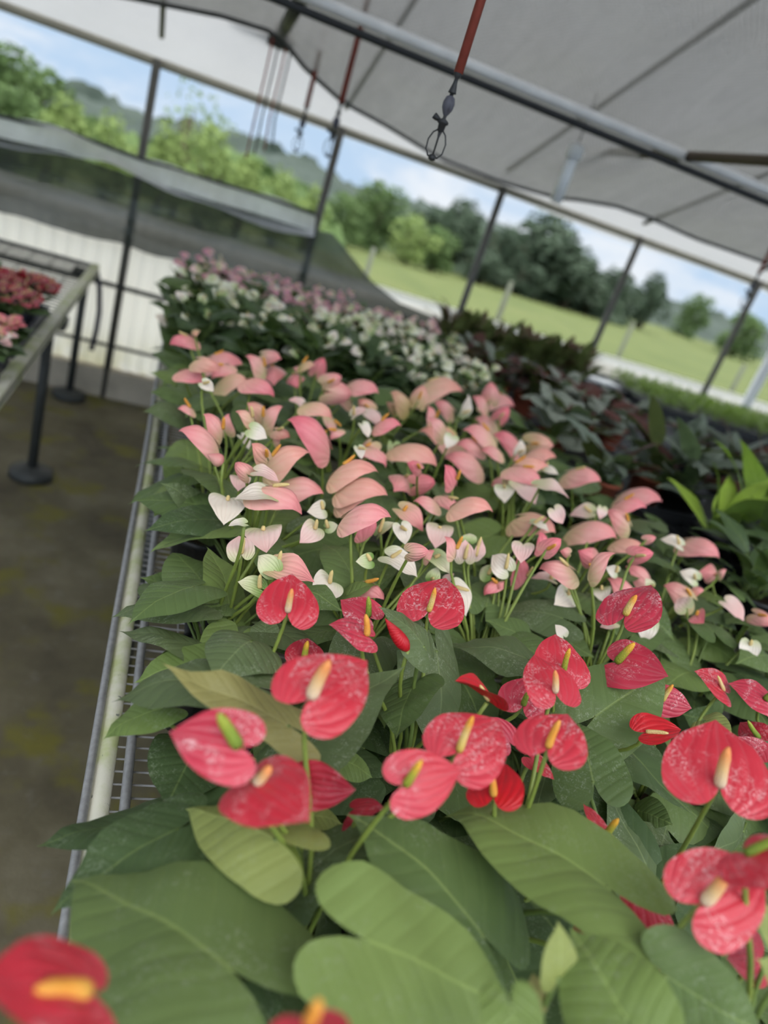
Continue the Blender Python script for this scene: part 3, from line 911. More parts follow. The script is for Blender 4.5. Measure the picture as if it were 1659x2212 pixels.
# ---------------------------------------------------------------- left bench with kalanchoe-like pots
cor = un(215, 573, z=BENCH)
def bench_left():
    xr, yf = float(cor[0]), float(cor[1])
    o = empty('plant_bench', (xr - .6, yf - 1, 0), 'wire bench across the aisle holding pots of deep pink flowers', 'bench')
    def L(p): return (p[0] - xr + .6, p[1] - yf + 1, p[2])
    mb = MB(); mb.box(L((xr - .035, yf - 2.6, .70)), L((xr, yf, .742))); mb.build('painted_rim', RIM, o, False)
    mb = MB(); mb.box(L((xr - 1.6, yf - .014, .722)), L((xr, yf, .738))); mb.build('end_rim', DARKMETAL, o, False)
    mb = MB(); y = yf - 2.6
    while y < yf:
        mb.tube([L((xr - 1.6, y, .725)), L((xr, y, .725))], .003, 5); y += .05
    for k in range(17):
        xx = xr - 1.6 + .1 * k; mb.tube([L((xx, yf - 2.6, .72)), L((xx, yf, .72))], .0025, 5)
    mb.build('wire_mesh', DARKMETAL, o)
    for (tx, ty, bx, by) in ((113, 712, 77, 1030), (190, 622, 152, 850)):
        b = un(bx, by, z=0); zt = .70
        b = np.array([min(b[0], xr - .05), min(b[1], yf - .02), 0])
        mb = MB(); mb.tube([L((b[0], b[1], 0)), L((b[0], b[1], zt))], .020, 10)
        lg = mb.build('leg', DARKMETAL, o)
        mb = MB(); mb.box(L((b[0] - .06, b[1] - .05, .665)), L((b[0] + .06, b[1] + .05, .70))); mb.build('leg_bracket', DARKMETAL, o, False)
        mb = MB(); mb.lathe([(.001, .0), (.09, .0), (.085, .03), (.03, .05), (.001, .05)], L((b[0], b[1], 0))); mb.build('foot', DARKMETAL, o)
    mb = MB(); c = Vector(L((xr, yf + .0, .70)))
    mb.tube([c + Vector(v) for v in ((-.01, .01, 0), (.015, .015, -.08), (.03, .02, -.2), (.03, .02, -.3), (.02, .02, -.42))], .014, 8); mb.build('drain_hose', GREYPL, o)
bench_left()

def mound_plant(loc, label, key, n, rad, ht, leafkeys, potmat, group=None, potr=.055):
    o = empty('potted_flower', loc, label, 'potted plant', group)
    pot_parts(o, potr, .08, potmat)
    link('foliage', bushy(int(rnd(0, 999)), 30, .04, .07, ht * .5, rad, *leafkeys), o)
    for k in range(n):
        a = rnd(0, 6.28); rr = rad * math.sqrt(random.random())
        P = Vector((rr * math.cos(a), rr * math.sin(a), .09 + ht * (.75 + rnd(-.1, .2)) * math.sqrt(max(.1, 1 - (rr / rad) ** 2 * .5))))
        fr = frame(P, (math.cos(a), math.sin(a), rnd(-.3, .3)), (rnd(-.6, .6), rnd(-.8, .2), 1))
        link('blossom', random.choice(key), o, fr @ Matrix.Scale(rnd(.6, .9), 4))
    return o
SP['k'] = spathe_mat('petal_dusty_red', (.36, .06, .075), (.40, .075, .09), (.42, .085, .10))
KAL = [small_spathe(s, k) for s, k in ((11, 'k'), (12, 'k'), (13, 'w'))]
KPK = [small_spathe(s, k) for s, k in ((14, 'l'), (15, 'h'), (16, 'c'))]
t = empty('carrier_tray', (-.51, 2.62, .731), 'grey carrier tray under the red-flowered pots across the aisle', 'tray')
mb = MB(); mb.box((-.20, -.30, 0), (.115, .22, .012)); mb.box((.103, -.30, .012), (.115, .22, .05)); mb.box((-.20, .208, .012), (.115, .22, .05)); mb.build('tray_body', GREYPL, t, False)
for x, y, r, lab, key in ((-.465, 2.72, .105, 'pot of deep red blossoms nearest the corner of the bench across the aisle', KAL), (-.59, 2.70, .105, 'pot of deep red blossoms behind the others across the aisle', KAL),
                    (-.475, 2.48, .105, 'pot of crimson blossoms at the near end of the grey tray', KAL),
                    (-.425, 2.20, .05, 'small pot of magenta blossoms below the red ones across the aisle', [KPK[1]]), (-.415, 2.05, .05, 'small pot of pink and white blossoms nearest the pale rim across the aisle', KPK)):
    mound_plant((x, y, .744 if y > 2.3 else .731), lab, key, 70 if r > .1 else 26, r, .07, ('d', 'd'), GREYPL, None, .05 if r > .1 else .036)

# ---------------------------------------------------------------- right-hand bench of foliage plants
MAT_TRAY = flat('black_ground_cloth', (0.016, 0.017, 0.016), .7, .3, 0, 25)
def bench_right():
    o = empty('plant_bench', (2.9, 2.2, 0), 'black-lined bench of foliage pots standing beyond the anthurium bench', 'bench')
    mb = MB(); mb.box((-1.52, -2.2, .835), (1.8, 1.82, .86)); mb.build('liner', MAT_TRAY, o, False)
    mb = MB()
    for k in range(18): mb.box((-1.52, -2.15 + .21 * k, .86), (1.8, -2.135 + .21 * k, .865))
    mb.build('liner_ribs', MAT_TRAY, o, False)
    mb = MB(); mb.box((-1.55, -2.2, .83), (-1.52, 1.82, .885)); mb.build('rim', GALV, o, False)
    for xx in (-1.42, 1.7):
        for yy in (-1.5, 0, 1.6):
            mb = MB(); mb.tube([(xx, yy, 0), (xx, yy, .835)], .02, 8); mb.build('leg', DARKMETAL, o)
bench_right()
RB = .866
LEAF['silver'] = leaf_mat('leaf_silver', (0.17, 0.20, 0.15), (0.40, 0.42, 0.35), (0.05, 0.07, 0.05), .3)
LEAF['maroon'] = leaf_mat('leaf_maroon', (0.08, 0.030, 0.027), (0.14, 0.05, 0.042), (0.10, 0.05, 0.04), .1)
LEAF['brown'] = leaf_mat('leaf_dry_brown', (0.12, 0.085, 0.05), (0.19, 0.14, 0.075), (0.12, 0.10, 0.05), .1)
LEAF['lime'] = leaf_mat('leaf_lime', (0.30, 0.46, 0.05), (0.40, 0.56, 0.08), (0.35, 0.5, 0.1), .05)
LEAF['ol2'] = leaf_mat('leaf_glossy_green', (0.10, 0.19, 0.015), (0.17, 0.27, 0.02), (0.22, 0.32, 0.05), .05)
LEAF['cal'] = leaf_mat('leaf_silver_banded', (0.05, 0.07, 0.05), (0.27, 0.32, 0.25), (0.03, 0.04, 0.03), .2)
def foliage_pot(px, py, z, label, name, mesh, s, potmat, pr=.06):
    p = un(px, py, z=z)
    o = empty(name, (p[0], p[1], RB), label, 'potted plant')
    pot_parts(o, pr, .10, potmat)
    link('foliage', mesh, o, Matrix.Rotation(rnd(0, 6), 4, 'Z') @ Matrix.Scale(s, 4))
    return o
CAL = [bushy(200 + k, 26, .16, .25, .16, .07, 'cal', 'maroon', 'lance', .55) for k in range(3)]
SIL = [bushy(210 + k, 38, .06, .10, .13, .10, 'silver', 'maroon', 'leaf', .1) for k in range(3)]
BEG = [bushy(220 + k, 34, .05, .09, .12, .10, 'maroon', 'silver', 'leaf', .1) for k in range(2)]
BRN = [bushy(230 + k, 60, .08, .14, .12, .07, 'brown', 'maroon', 'lance', .9) for k in range(3)]
BRD = [bushy(240 + k, 9, .22, .30, .10, .04, 'ol2', 'lime', 'lance', .9) for k in range(2)]
DRK = [bushy(250 + k, 30, .12, .18, .14, .09, 'd', 'd', 'lance', .3) for k in range(2)]
ords = ['first', 'second', 'third', 'fourth', 'fifth', 'sixth', 'seventh', 'eighth', 'ninth', 'tenth']
for k in range(6):
    foliage_pot(965 + 52 * k, 762 + 14 * k, .92, 'dry brown grassy plant in a terracotta pot, %s from the green netting' % ords[k], 'potted_grass', BRN[k % 3], 1.0, TERRA)
for k, (px, py, lab) in enumerate(((1075, 830, 'reddish rex begonia just beyond the pink blooms at the bench end'), (1140, 855, 'maroon rex begonia standing beside the silver-leaved ones'), (1020, 800, 'small maroon begonia below the row of dry brown pots'))):
    foliage_pot(px, py, .96, lab, 'potted_begonia', BEG[k % 2], 1.05, TERRA)
for k, (px, py, lab) in enumerate(((1215, 880, 'silver-leaved begonia in front of the white seed trays'), (1270, 905, 'silver-leaved begonia with pale rosette beside the bright seedlings'), (1200, 930, 'silver begonia in a terracotta pot nearest the pink blooms'), (1330, 910, 'silver-green begonia bordering the tray of bright seedlings'))):
    foliage_pot(px, py, .98, lab, 'potted_begonia', SIL[k % 3], 1.0, TERRA)
for k, (px, py, s, lab) in enumerate(((1310, 985, .9, 'silver-banded calathea in the red pot nearest the anthurium bench'), (1420, 985, 1.15, 'tall silver-banded calathea with dark upright leaves'), (1490, 1020, 1.1, 'broad silver-banded calathea leaning over the black liner'), (1590, 980, 1.0, 'silver-banded calathea in front of the bright seedlings'), (1655, 1010, 1.0, 'silver-banded calathea at the frame edge above the glossy green plant'), (1500, 930, .85, 'smaller silver-banded calathea tucked behind the tall one'))):
    foliage_pot(px, py + 22, 1.0, lab, 'potted_calathea', CAL[k % 3], s * .74, TERRA if k in (0, 1) else BLACKPOT, .065)
for k, (px, py, s, lab) in enumerate(((1560, 1130, .9, 'narrow glossy green plant with upright blades on the black liner'), (1640, 1140, 1.15, 'glossy bright green broad-bladed plant below the calatheas'))):
    foliage_pot(px, py, .99, lab, 'potted_foliage', BRD[k], s * .8, BLACKPOT)
for k, (px, py, lab) in enumerate(((1655, 1215, 'dark low foliage plant in the shade below the glossy green plant'), (1620, 1290, 'dark drooping foliage plant beside the anthurium bench edge'))):
    foliage_pot(px, py, .95, lab, 'potted_foliage', DRK[k], .8, BLACKPOT)

# tray of bright seedlings, seed trays with white labels
def seedling_tray():
    c = un(1530, 885, z=.94)
    o = empty('seedling_tray', (c[0] + .1, c[1], RB), 'long black tray of bright lime seedlings below the white sill', 'tray')
    mb = MB(); mb.box((-.75, -.26, 0), (.9, .26, .05)); mb.build('tray', BLACKPL, o, False)
    mb = MB(); R = random.Random(5)
    for k in range(4200):
        x, y = R.uniform(-.73, .88), R.uniform(-.25, .25); a = R.uniform(0, 6.28)
        B = Vector((x, y, .05 + R.random() * .07))
        d = Vector((math.cos(a) * .5, math.sin(a) * .5, R.uniform(.1, 1))).normalized(); s = d.cross((0, 0, 1)).normalized() * .006
        l = R.uniform(.03, .055)
        mb.add([B - s * .3, B + d * l * .6 - s, B + d * l, B + d * l * .6 + s], [(0, 1, 2, 3)], 0 if R.random() < .8 else 1)
    tag(mb.build('seedlings', [LEAF['lime'], LEAF['m']], o), kind='stuff')
seedling_tray()
for k, (px, py, lab) in enumerate(((1300, 828, 'black seed tray with a white sheet on it, nearer the begonias'), (1385, 832, 'black seed tray with a white sheet on it, nearer the white post'))):
    p = un(px, py, z=.905)
    o = empty('seed_tray', (p[0], p[1], RB), lab, 'tray')
    mb = MB(); mb.box((-.19, -.12, 0), (.19, .12, .05)); mb.build('tray', BLACKPL, o, False)
    mb = MB(); mb.box((-.09, -.07, .05), (.09, .07, .058)); mb.build('sheet', WHITEPVC, o, False)
# ---------------------------------------------------------------- greenhouse shell
WY = 4.23
def floor_mat():
    m, t = newmat('mossy_concrete'); n = NT(t)
    tc = n.n('ShaderNodeTexCoord')
    a = n.noise(tc.outputs['Object'], 1.6, 5, 0.65); b = n.noise(tc.outputs['Object'], 14, 5, 0.7); c = n.noise(tc.outputs['Object'], 4.5, 4, .6)
    col = n.ramp(a, [(0.32, (0.060, 0.050, 0.032)), (0.50, (0.115, 0.100, 0.060)), (0.70, (0.19, 0.17, 0.115))])
    col = n.mix(n.step(c, .50, .68), col, (0.135, 0.122, 0.025))
    col = n.mix(n.math('MULTIPLY', n.step(b, .55, .75), .5), col, (0.17, 0.155, 0.125))
    n.out(n.pri(col, 0.75, 0.3, n.bump(b, .4, .01)))
    return m
mb = MB(); mb.box((-7, -4, -.15), (9, WY - .05, 0)); tag(mb.build('floor', floor_mat(), None, False), kind='structure')

def corrug_mat():
    m, t = newmat('white_corrugated_panel'); n = NT(t)
    tc = n.n('ShaderNodeTexCoord'); sp = n.n('ShaderNodeSeparateXYZ'); n.l(tc.outputs['Object'], sp.inputs[0])
    nz = n.noise(tc.outputs['Object'], 5, 4)
    low = n.math('SUBTRACT', 1, n.step(sp.outputs[2], .10, .42))
    col = n.mix(n.math('MULTIPLY', n.step(nz, .42, .62), n.math('MULTIPLY', low, .7)), (0.84, 0.82, 0.76), (0.62, 0.58, 0.34))
    sh = n.trans(n.pri(col, .4, .3), n.mix(.3, col, (1, 1, 1)), .62)
    n.out(sh)
    return m
def wall_panel(name, x0, x1):
    mb = MB(); n = int((x1 - x0) / .0125); vs, fs = [], []
    for i in range(n + 1):
        x = x0 + (x1 - x0) * i / n
        y = WY + .012 + .010 * math.sin(2 * math.pi * x / .075)
        vs += [(x, y, .13), (x, y, 1.0), (x, y + .003, .13), (x, y + .003, 1.0)]
    for i in range(n):
        a = 4 * i; fs += [(a, a + 4, a + 5, a + 1), (a + 3, a + 7, a + 6, a + 2), (a + 1, a + 5, a + 7, a + 3)]
    mb.add(vs, fs)
    return tag(mb.build(name, CORR), kind='structure')
CORR = corrug_mat()
wall_panel('wall_back', -6.0, 9.0)
BOARD = flat('weathered_base_board', (0.44, 0.39, 0.31), .75, .2, 0, 9, .35, .2)
mb = MB(); mb.box((-6, WY - .05, 0), (9, WY + .03, .165)); tag(mb.build('baseboard_back', BOARD, None, False), kind='structure')
def sill_mat():
    m, t = newmat('white_translucent_sill'); n = NT(t)
    n.out(n.trans(n.pri((.88, .86, .81), .4, .3), (.95, .93, .88), .72)); return m
SILLM = sill_mat()
mb = MB(); mb.add([(-6, WY - .022, .915), (9, WY - .022, .915), (9, WY - .022, 1.03), (-6, WY - .022, 1.03)], [(0, 1, 2, 3)]); mb.add([(-6, WY - .022, 1.03), (9, WY - .022, 1.03), (9, WY + .02, 1.035), (-6, WY + .02, 1.035)], [(0, 1, 2, 3)]); tag(mb.build('trim_1', SILLM, None, False), kind='structure')
mb = MB(); mb.tube([(-6, WY, 1.69), (9, WY, 1.80)], .021, 12); tag(mb.build('trim_2', GUTTER), kind='structure')
for k, z in enumerate((.30, .63)):
    mb = MB(); mb.tube([(-6, WY - .05, z), (9, WY - .05, z + .02)], .013 if k else .010, 8); tag(mb.build('trim_%d' % (3 + k), DARKMETAL), kind='structure')
POSTM = flat('weathered_post', (.10, .095, .082), .55, .35, .2, 20)
PX = [-2.19, -1.22, -.25, .69, 1.67, 2.64, 3.62, 4.6, 5.57]
vis = ['pale post left of the airy tree', 'dark steel wall post at the tip of the green netting', 'steel wall post in front of the dark woods', 'steel wall post before the wide dark tree', 'steel wall post nearest the white pipe post']
for k, x in enumerate(PX):
    mb = MB(); r = .021
    z1 = 1.70 + .0075 * (x + 6)
    y = WY - .034
    mb.tube([(x, y, .0), (x, y, z1)], r, 10)
    o = mb.build('trim_%d' % (5 + k), POSTM); tag(o, kind='structure')

# roof: white film on rafters, grey shade cloth hung under it
RN = np.array([0, .385, 1.0]); RN /= np.linalg.norm(RN)
RP = np.array([0, WY, 1.80])
def roofz(y): return 1.80 + .385 * (WY - y)
def film_mat(name, tint, alpha, tr):
    m, t = newmat(name); n = NT(t)
    tc = n.n('ShaderNodeTexCoord'); nz = n.noise(tc.outputs['Object'], 3, 4, .6)
    col = n.mix(nz, tuple(c * .85 for c in tint), tint)
    sh = n.trans(n.pri(col, .5, .2), col, .6)
    t_ = n.n('ShaderNodeBsdfTransparent'); mx = n.n('ShaderNodeMixShader'); mx.inputs[0].default_value = alpha
    n.l(t_.outputs[0], mx.inputs[1]); n.l(sh, mx.inputs[2]); n.out(mx.outputs[0])
    return m
def cloth_mat(name, tint, hole, scale=900, tr=.5, spec=.25, wob=.12):
    m, t = newmat(name); n = NT(t)
    tc = n.n('ShaderNodeTexCoord'); nz = n.noise(tc.outputs['Object'], 2.2, 4, .6)
    sp = n.n('ShaderNodeSeparateXYZ'); n.l(tc.outputs['Object'], sp.inputs[0])
    w1 = n.math('SINE', n.math('MULTIPLY', sp.outputs[0], scale)); w2 = n.math('SINE', n.math('MULTIPLY', sp.outputs[1], scale))
    wv = n.math('MULTIPLY', n.math('MULTIPLY', w1, w2), wob)
    mp = n.n('ShaderNodeMapping'); mp.inputs['Scale'].default_value = (6.5, 1.3, 1.3); n.l(tc.outputs['Object'], mp.inputs[0])
    st_ = n.noise(mp.outputs[0], 1.6, 4, .6, .8)  # stretched streaks: wrinkle and fold shading painted into the cloth colour
    col = n.mix(n.math('ADD', n.math('MULTIPLY', nz, .5), n.math('MULTIPLY', st_, .5)), tuple(c * .45 for c in tint), tuple(c * 1.55 for c in tint))
    sh = n.trans(n.pri(col, .45, spec), col, tr)
    t_ = n.n('ShaderNodeBsdfTransparent'); mx = n.n('ShaderNodeMixShader')
    f = n.math('ADD', n.math('ADD', 1 - hole, wv), n.math('MULTIPLY', n.math('SUBTRACT', nz, .5), .18), clamp=True)
    n.l(f, mx.inputs[0]); n.l(t_.outputs[0], mx.inputs[1]); n.l(sh, mx.inputs[2]); n.out(mx.outputs[0])
    return m
FILM = film_mat('white_roof_film', (0.25, 0.255, 0.26), .95, .6)
CLOTH = cloth_mat('grey_shade_cloth', (0.28, 0.28, 0.272), .20, 260, .55)
def sheet(fn, nu, nv):
    vs = [fn(i / nu, j / nv) for j in range(nv + 1) for i in range(nu + 1)]
    fs = [(j * (nu + 1) + i, j * (nu + 1) + i + 1, (j + 1) * (nu + 1) + i + 1, (j + 1) * (nu + 1) + i) for j in range(nv) for i in range(nu)]
    return vs, fs
mb = MB()
def ffn(u, v):
    x = -7 + 16 * u; y = WY + .32 - 5.3 * v
    return (x, y, roofz(y) + .06 + .012 * math.sin(3.1 * x) * math.sin(2.3 * y))
mb.add(*sheet(ffn, 64, 40)); tag(mb.build('ceiling', FILM), kind='structure')

# lower hem of the cloth, read on the roof slope
d0 = float(RN.dot(RP)) - .02
HEM = [(-300, -110), (150, -30), (300, 0), (480, 36), (600, 74), (660, 150), (740, 222), (830, 270), (950, 343), (1080, 393), (1200, 428), (1245, 432), (1330, 446), (1400, 470), (1500, 515), (1659, 570), (1900, 660)]
hem = sorted([tuple(unplane(x, y, RN, d0)[:2]) for x, y in HEM])
hem = [(-7.0, hem[0][1])] + hem + [(9.0, hem[-1][1])]
def hemy(x):
    for (x0, y0), (x1, y1) in zip(hem, hem[1:]):
        if x0 <= x <= x1: return y0 + (y1 - y0) * (x - x0) / max(1e-6, x1 - x0)
    return hem[-1][1]
def sag(x, y):
    s = .028 * math.sin(2 * math.pi * (x - .2) / .97) * math.sin(1.9 * y + .5 * x) + .03 * noise.noise((x * 1.3, y * 1.7, 3.1)) + .016 * noise.noise((x * 4, y * 5, 1.3))
    return s * 1.5 - .03
mb = MB()
def cfn(u, v):
    x = -7 + 16 * u; ys = hemy(x); y = ys + (-.8 - ys) * v
    k = min(1, v * 9)
    return (x, y, roofz(y) - .015 + sag(x, y) * k)
mb.add(*sheet(cfn, 150, 70))
o = mb.build('shade_cloth', CLOTH); tag(o, 'grey woven shade cloth stretched under the whole roof', 'shade cloth')
mb = MB()
pts = [(hem[0][0] + (hem[-1][0] - hem[0][0]) * i / 160,) for i in range(161)]
mb.tube([(p[0], hemy(p[0]), roofz(hemy(p[0])) - .02) for p in pts], .011, 6)
mb.build('hem_cord', DARKMETAL, o)
# second fold of cloth hanging over the far eave
CLOTH2 = cloth_mat('grey_shade_cloth_fold', (0.33, 0.335, 0.33), .12, 260, .5)

def pipe(name, a, b, r, mat, label, cat, n=10):
    mb = MB(); mb.tube([a, b], r, n); return tag(mb.build(name, mat), label, cat)
# purlin with a dark water line under it
py_ = 3.05
pa, pb = un(660, 6, Y=py_), un(1659, 424, Y=py_)
dr = (pb - pa) / (pb[0] - pa[0])
A, B_ = pa + dr * (-6 - pa[0]), pb + dr * (8 - pb[0])
pipe('purlin', A + np.array([0, 0, .020]), B_ + np.array([0, 0, .020]), .023, LIGHTPIPE, 'pale steel purlin pipe running across the roof', 'pipe')
pipe('water_line', A - np.array([0, 0, .024]), B_ - np.array([0, 0, .024]), .015, BLACKPL, 'dark water line slung under the pale purlin', 'pipe')
# tie running back from the purlin
t0 = un(1484, 335, Y=py_)
pipe('tie_beam', (t0[0], WY - .1, t0[2]), (t0[0], -.8, t0[2] - .02), .020, flat('rusty_tie', (.10, .075, .05), .7, .3, 0, 20), 'rusty tie bar leaving the purlin towards the right edge', 'beam')
# rafters above the cloth
for k, x in enumerate(PX):
    mb = MB(); mb.tube([(x, WY, roofz(WY) + .045), (x, -.8, roofz(-.8) + .045)], .013, 8)
    tag(mb.build('trim_%d' % (20 + k), DARKMETAL), kind='structure')
# white down pipe and white post
a = un(1243, 326, Y=3.3); b = un(1212, 442, Y=3.3); b[0] = a[0]
o = empty('drop_pipe', a, 'short white capped pipe hanging from the purlin before the eave', 'pipe')
mb = MB(); mb.tube([(0, 0, 0), (0, 0, float(b[2] - a[2]))], .026, 12); mb.build('pipe', WHITEPVC, o)
mb = MB(); mb.lathe([(.001, .03), (.03, .028), (.037, .01), (.037, -.03), (.028, -.035)]); mb.build('cap', WHITEPVC, o)
mb = MB(); mb.tube([(0, 0, .02), (0, 0, float(roofz(a[1]) + .02 - a[2]))], .003, 6); mb.build('hanger', DARKMETAL, o)
b = un(1618, 862, Y=4.11)
mb = MB(); mb.tube([(b[0], b[1], 0), (b[0], b[1], b[2] + .46)], .036, 14); tag(mb.build('post', WHITEPVC), 'thick white pipe post standing by the sill at the right edge', 'post')
# dark gusset and strut on the far truss
g = un(605, 78, Y=3.95)
o = empty('truss_bracket', g, 'dark truss bracket where the cloth is gathered up at the eave', 'bracket')
e = un(655, -10, Y=3.1) - g
mb = MB(); mb.tube([(0, 0, 0), tuple(e)], .028, 8); mb.build('strut', DARKMETAL, o)
mb = MB(); mb.box((-.05, -.03, -.05), (.05, .03, .04)); mb.build('plate', DARKMETAL, o, False)
mb = MB(); mb.tube([(-.03, .0, .0), (-.20, .02, .03)], .020, 8); mb.build('clamp', WHITEPVC, o)

# netting hung over the far wall
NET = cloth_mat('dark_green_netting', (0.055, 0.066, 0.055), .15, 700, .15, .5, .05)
NETTOP = cloth_mat('netting_fold_sheen', (0.70, 0.71, 0.74), .05, 700, .6, .8, .05)  # pale tint paints sky sheen onto the top fold of the dark netting
TOP = [(-400, 180), (-150, 215), (0, 250), (150, 285), (300, 341), (420, 378), (560, 420), (682, 462), (740, 530), (800, 605), (860, 652), (950, 690), (1000, 705)]
BOT = [(-400, 350), (-150, 415), (0, 458), (150, 500), (300, 540), (380, 562), (560, 600), (640, 640), (720, 680), (800, 735), (880, 770), (950, 790), (1000, 800)]
def lerp_tab(tab, x):
    for p, q in zip(tab, tab[1:]):
        if p[0] <= x <= q[0]: return p[1] + (q[1] - p[1]) * (x - p[0]) / (q[0] - p[0])
    return tab[-1][1]
tops = [un(x, y, Y=WY - .10) for x, y in TOP]; bots = [un(x, y, Y=WY - .10) for x, y in BOT]
tx_ = [(p[0], p[2]) for p in tops]; bx_ = [(p[0], p[2]) for p in bots]
mb = MB()
def nfn(u, v):
    x = max(tx_[0][0], bx_[0][0]) + (min(tx_[-1][0], bx_[-1][0]) - max(tx_[0][0], bx_[0][0])) * u
    zt, zb = lerp_tab(tx_, x) - (.085 if x < .66 else .085 * max(0, 1 - (x - .66) * 9)), lerp_tab(bx_, x)
    fold = max(0, 1 - v * 3.2)
    y = WY - .10 - .13 * fold * (1 if x < .66 else .15) - .018 * math.sin(7 * x + 5 * v) - .02 * noise.noise((x * 3, v * 4, 0))
    z = zt + (zb - zt) * v + .02 * noise.noise((x * 5, v * 2, 7)) * v
    return (x, y, z)
mb.add(*sheet(nfn, 90, 30))
net = mb.build('netting', [NET]); tag(net, 'dark green netting curtain sagging over the white wall at the far left', 'netting')
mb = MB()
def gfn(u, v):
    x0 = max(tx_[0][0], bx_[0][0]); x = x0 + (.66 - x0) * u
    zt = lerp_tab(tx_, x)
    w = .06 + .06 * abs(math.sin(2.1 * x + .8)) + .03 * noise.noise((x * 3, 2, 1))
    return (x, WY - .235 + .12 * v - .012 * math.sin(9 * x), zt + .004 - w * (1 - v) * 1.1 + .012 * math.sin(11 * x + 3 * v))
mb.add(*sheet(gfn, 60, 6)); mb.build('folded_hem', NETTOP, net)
mb = MB(); mb.tube([(p[0], p[1] - .02, p[2]) for p in tops[:8]], .010, 6); mb.build('edge_cord', DARKMETAL, net)
# black cloth below the sill on the right
BCL = flat('black_skirt_cloth', (.085, .105, .090), .6, .3, 0, 8)
mb = MB(); x0 = float(un(840, 660, Y=WY)[0])
mb.add(*sheet(lambda u, v: (x0 + (9 - x0) * u, WY - .06 - .012 * math.sin(9 * (x0 + 8 * u)), .915 - .80 * v), 80, 6))
tag(mb.build('skirt_cloth', BCL), 'dark cloth skirt hung below the white sill behind the foliage bench', 'cloth')

# ---------------------------------------------------------------- overhead drip sprinklers
def dropper(px0, px1, dist, sc, label, top=1.2, Yp=None, nb=0):
    a = un(*px0, dist=dist) if Yp is None else un(*px0, Y=Yp)
    o = empty('hanging_sprinkler', a, label, 'sprinkler')
    mb = MB(); mb.tube([(0, 0, 0), (0, 0, .3 * top), (0, 0, top)], .0072 * sc, 10); mb.build('tube', REDTUBE, o)
    mb = MB(); mb.lathe([(.0062 * sc, .0), (.0062 * sc, -.004 * sc), (.0030 * sc, -.008 * sc), (.0034 * sc, -.014 * sc), (.0062 * sc, -.026 * sc), (.0066 * sc, -.028 * sc), (.003 * sc, -.029 * sc), (.003 * sc, -.033 * sc)], n=10); mb.build('connector', BLACKPL, o)
    mb = MB(); mb.lathe([(.002 * sc, -.031 * sc), (.007 * sc, -.034 * sc), (.0095 * sc, -.042 * sc), (.0088 * sc, -.050 * sc), (.005 * sc, -.057 * sc), (.0028 * sc, -.060 * sc)], n=12)
    mb.box((-.0006, -.0098 * sc, -.054 * sc), (.0006, .0098 * sc, -.034 * sc)); mb.build('valve', GREYPL, o)
    mb = MB(); mb.lathe([(.0028 * sc, -.058 * sc), (.0026 * sc, -.064 * sc), (.009 * sc, -.068 * sc), (.009 * sc, -.071 * sc), (.0062 * sc, -.073 * sc), (.0055 * sc, -.081 * sc), (.002 * sc, -.085 * sc)], n=12)
    d = np.array(M[:, 0]) if False else np.array([1, -.35, 0]); d = d / np.linalg.norm(d)
    s3 = lambda t, z: tuple(d * t * sc)[:2] + (z * sc,)
    mb.tube([s3(-.006, -.068), s3(-.012, -.066), s3(-.0165, -.064)], [.003 * sc, .0045 * sc, .005 * sc], 8); mb.build('nozzle', BLACKPL, o)
    mb = MB()
    for s in (-1, 1):
        mb.tube([s3(.003 * s, -.080), s3(.010 * s, -.086), s3(.0145 * s, -.098), s3(.0135 * s, -.112), s3(.008 * s, -.120), s3(0, -.122)], .0013 * sc, 6)
    mb.tube([s3(0, -.083), s3(0, -.092), s3(0, -.122)], [.0034 * sc, .0016 * sc, .0012 * sc], 6)
    mb.lathe([(.001, -.116 * sc), (.006 * sc, -.119 * sc), (.006 * sc, -.124 * sc), (.001, -.126 * sc)], n=10)
    mb.build('spreader_bridge', BLACKPL, o)
dropper((990, 158), None, 1.28, 1.0, 'nearest sprinkler on a thick red tube hanging over the blooms', 1.2)
dropper((737, 222), None, None, 1.7, 'sprinkler on a red tube hanging before the netting post', 1.2, Yp=3.35)
dropper((662, 232), None, None, 1.6, 'thin red sprinkler tube hanging left of the netting post', 1.0, Yp=3.9)
dropper((1640, 590), None, None, 1.7, 'red sprinkler tube at the right edge below the eave', .5, Yp=3.8)
o = empty('drip_lines', un(590, 150, Y=3.9), 'bundle of thin dark drip lines hanging below the truss bracket', 'tube')
for k, dx in enumerate((-.03, .0, .035, .06)):
    mb = MB(); mb.tube([(dx, 0, .22), (dx, 0, 0), (dx - .003, 0, -.2), (dx * 1.2, 0, -.40 + .03 * k)], .005, 6); mb.build('drip_line', DARKMETAL if k % 2 else REDTUBE, o)

# ---------------------------------------------------------------- outdoors: field, woods
def field_mat():
    m, t = newmat('field_grass'); n = NT(t)
    tc = n.n('ShaderNodeTexCoord')
    mp = n.n('ShaderNodeMapping'); mp.inputs['Scale'].default_value = (1, .35, 1); n.l(tc.outputs['Object'], mp.inputs[0])
    a = n.noise(mp.outputs[0], .55, 5, .65); b = n.noise(mp.outputs[0], 4, 4, .7)
    col = n.ramp(a, [(.3, (0.050, 0.066, 0.020)), (.52, (0.072, 0.088, 0.026)), (.72, (0.088, 0.098, 0.034))])
    col = n.mix(n.math('MULTIPLY', b, .4), col, (0.045, 0.066, 0.018))
    n.out(n.pri(col, .9, .1)); return m
SL = -.042
def gz(y): return -.02 + SL * (y - 4.4) if y < 75 else -.02 + SL * 70.6 - .010 * (y - 75)
mb = MB()
def gfn2(u, v):
    y = 4.3 + 700 * v ** 2.4; x = (-1 + 2 * u) * (30 + y * 1.6)
    return (x, y, gz(y) + .06 * noise.noise((x * .3, y * .3, 0)))
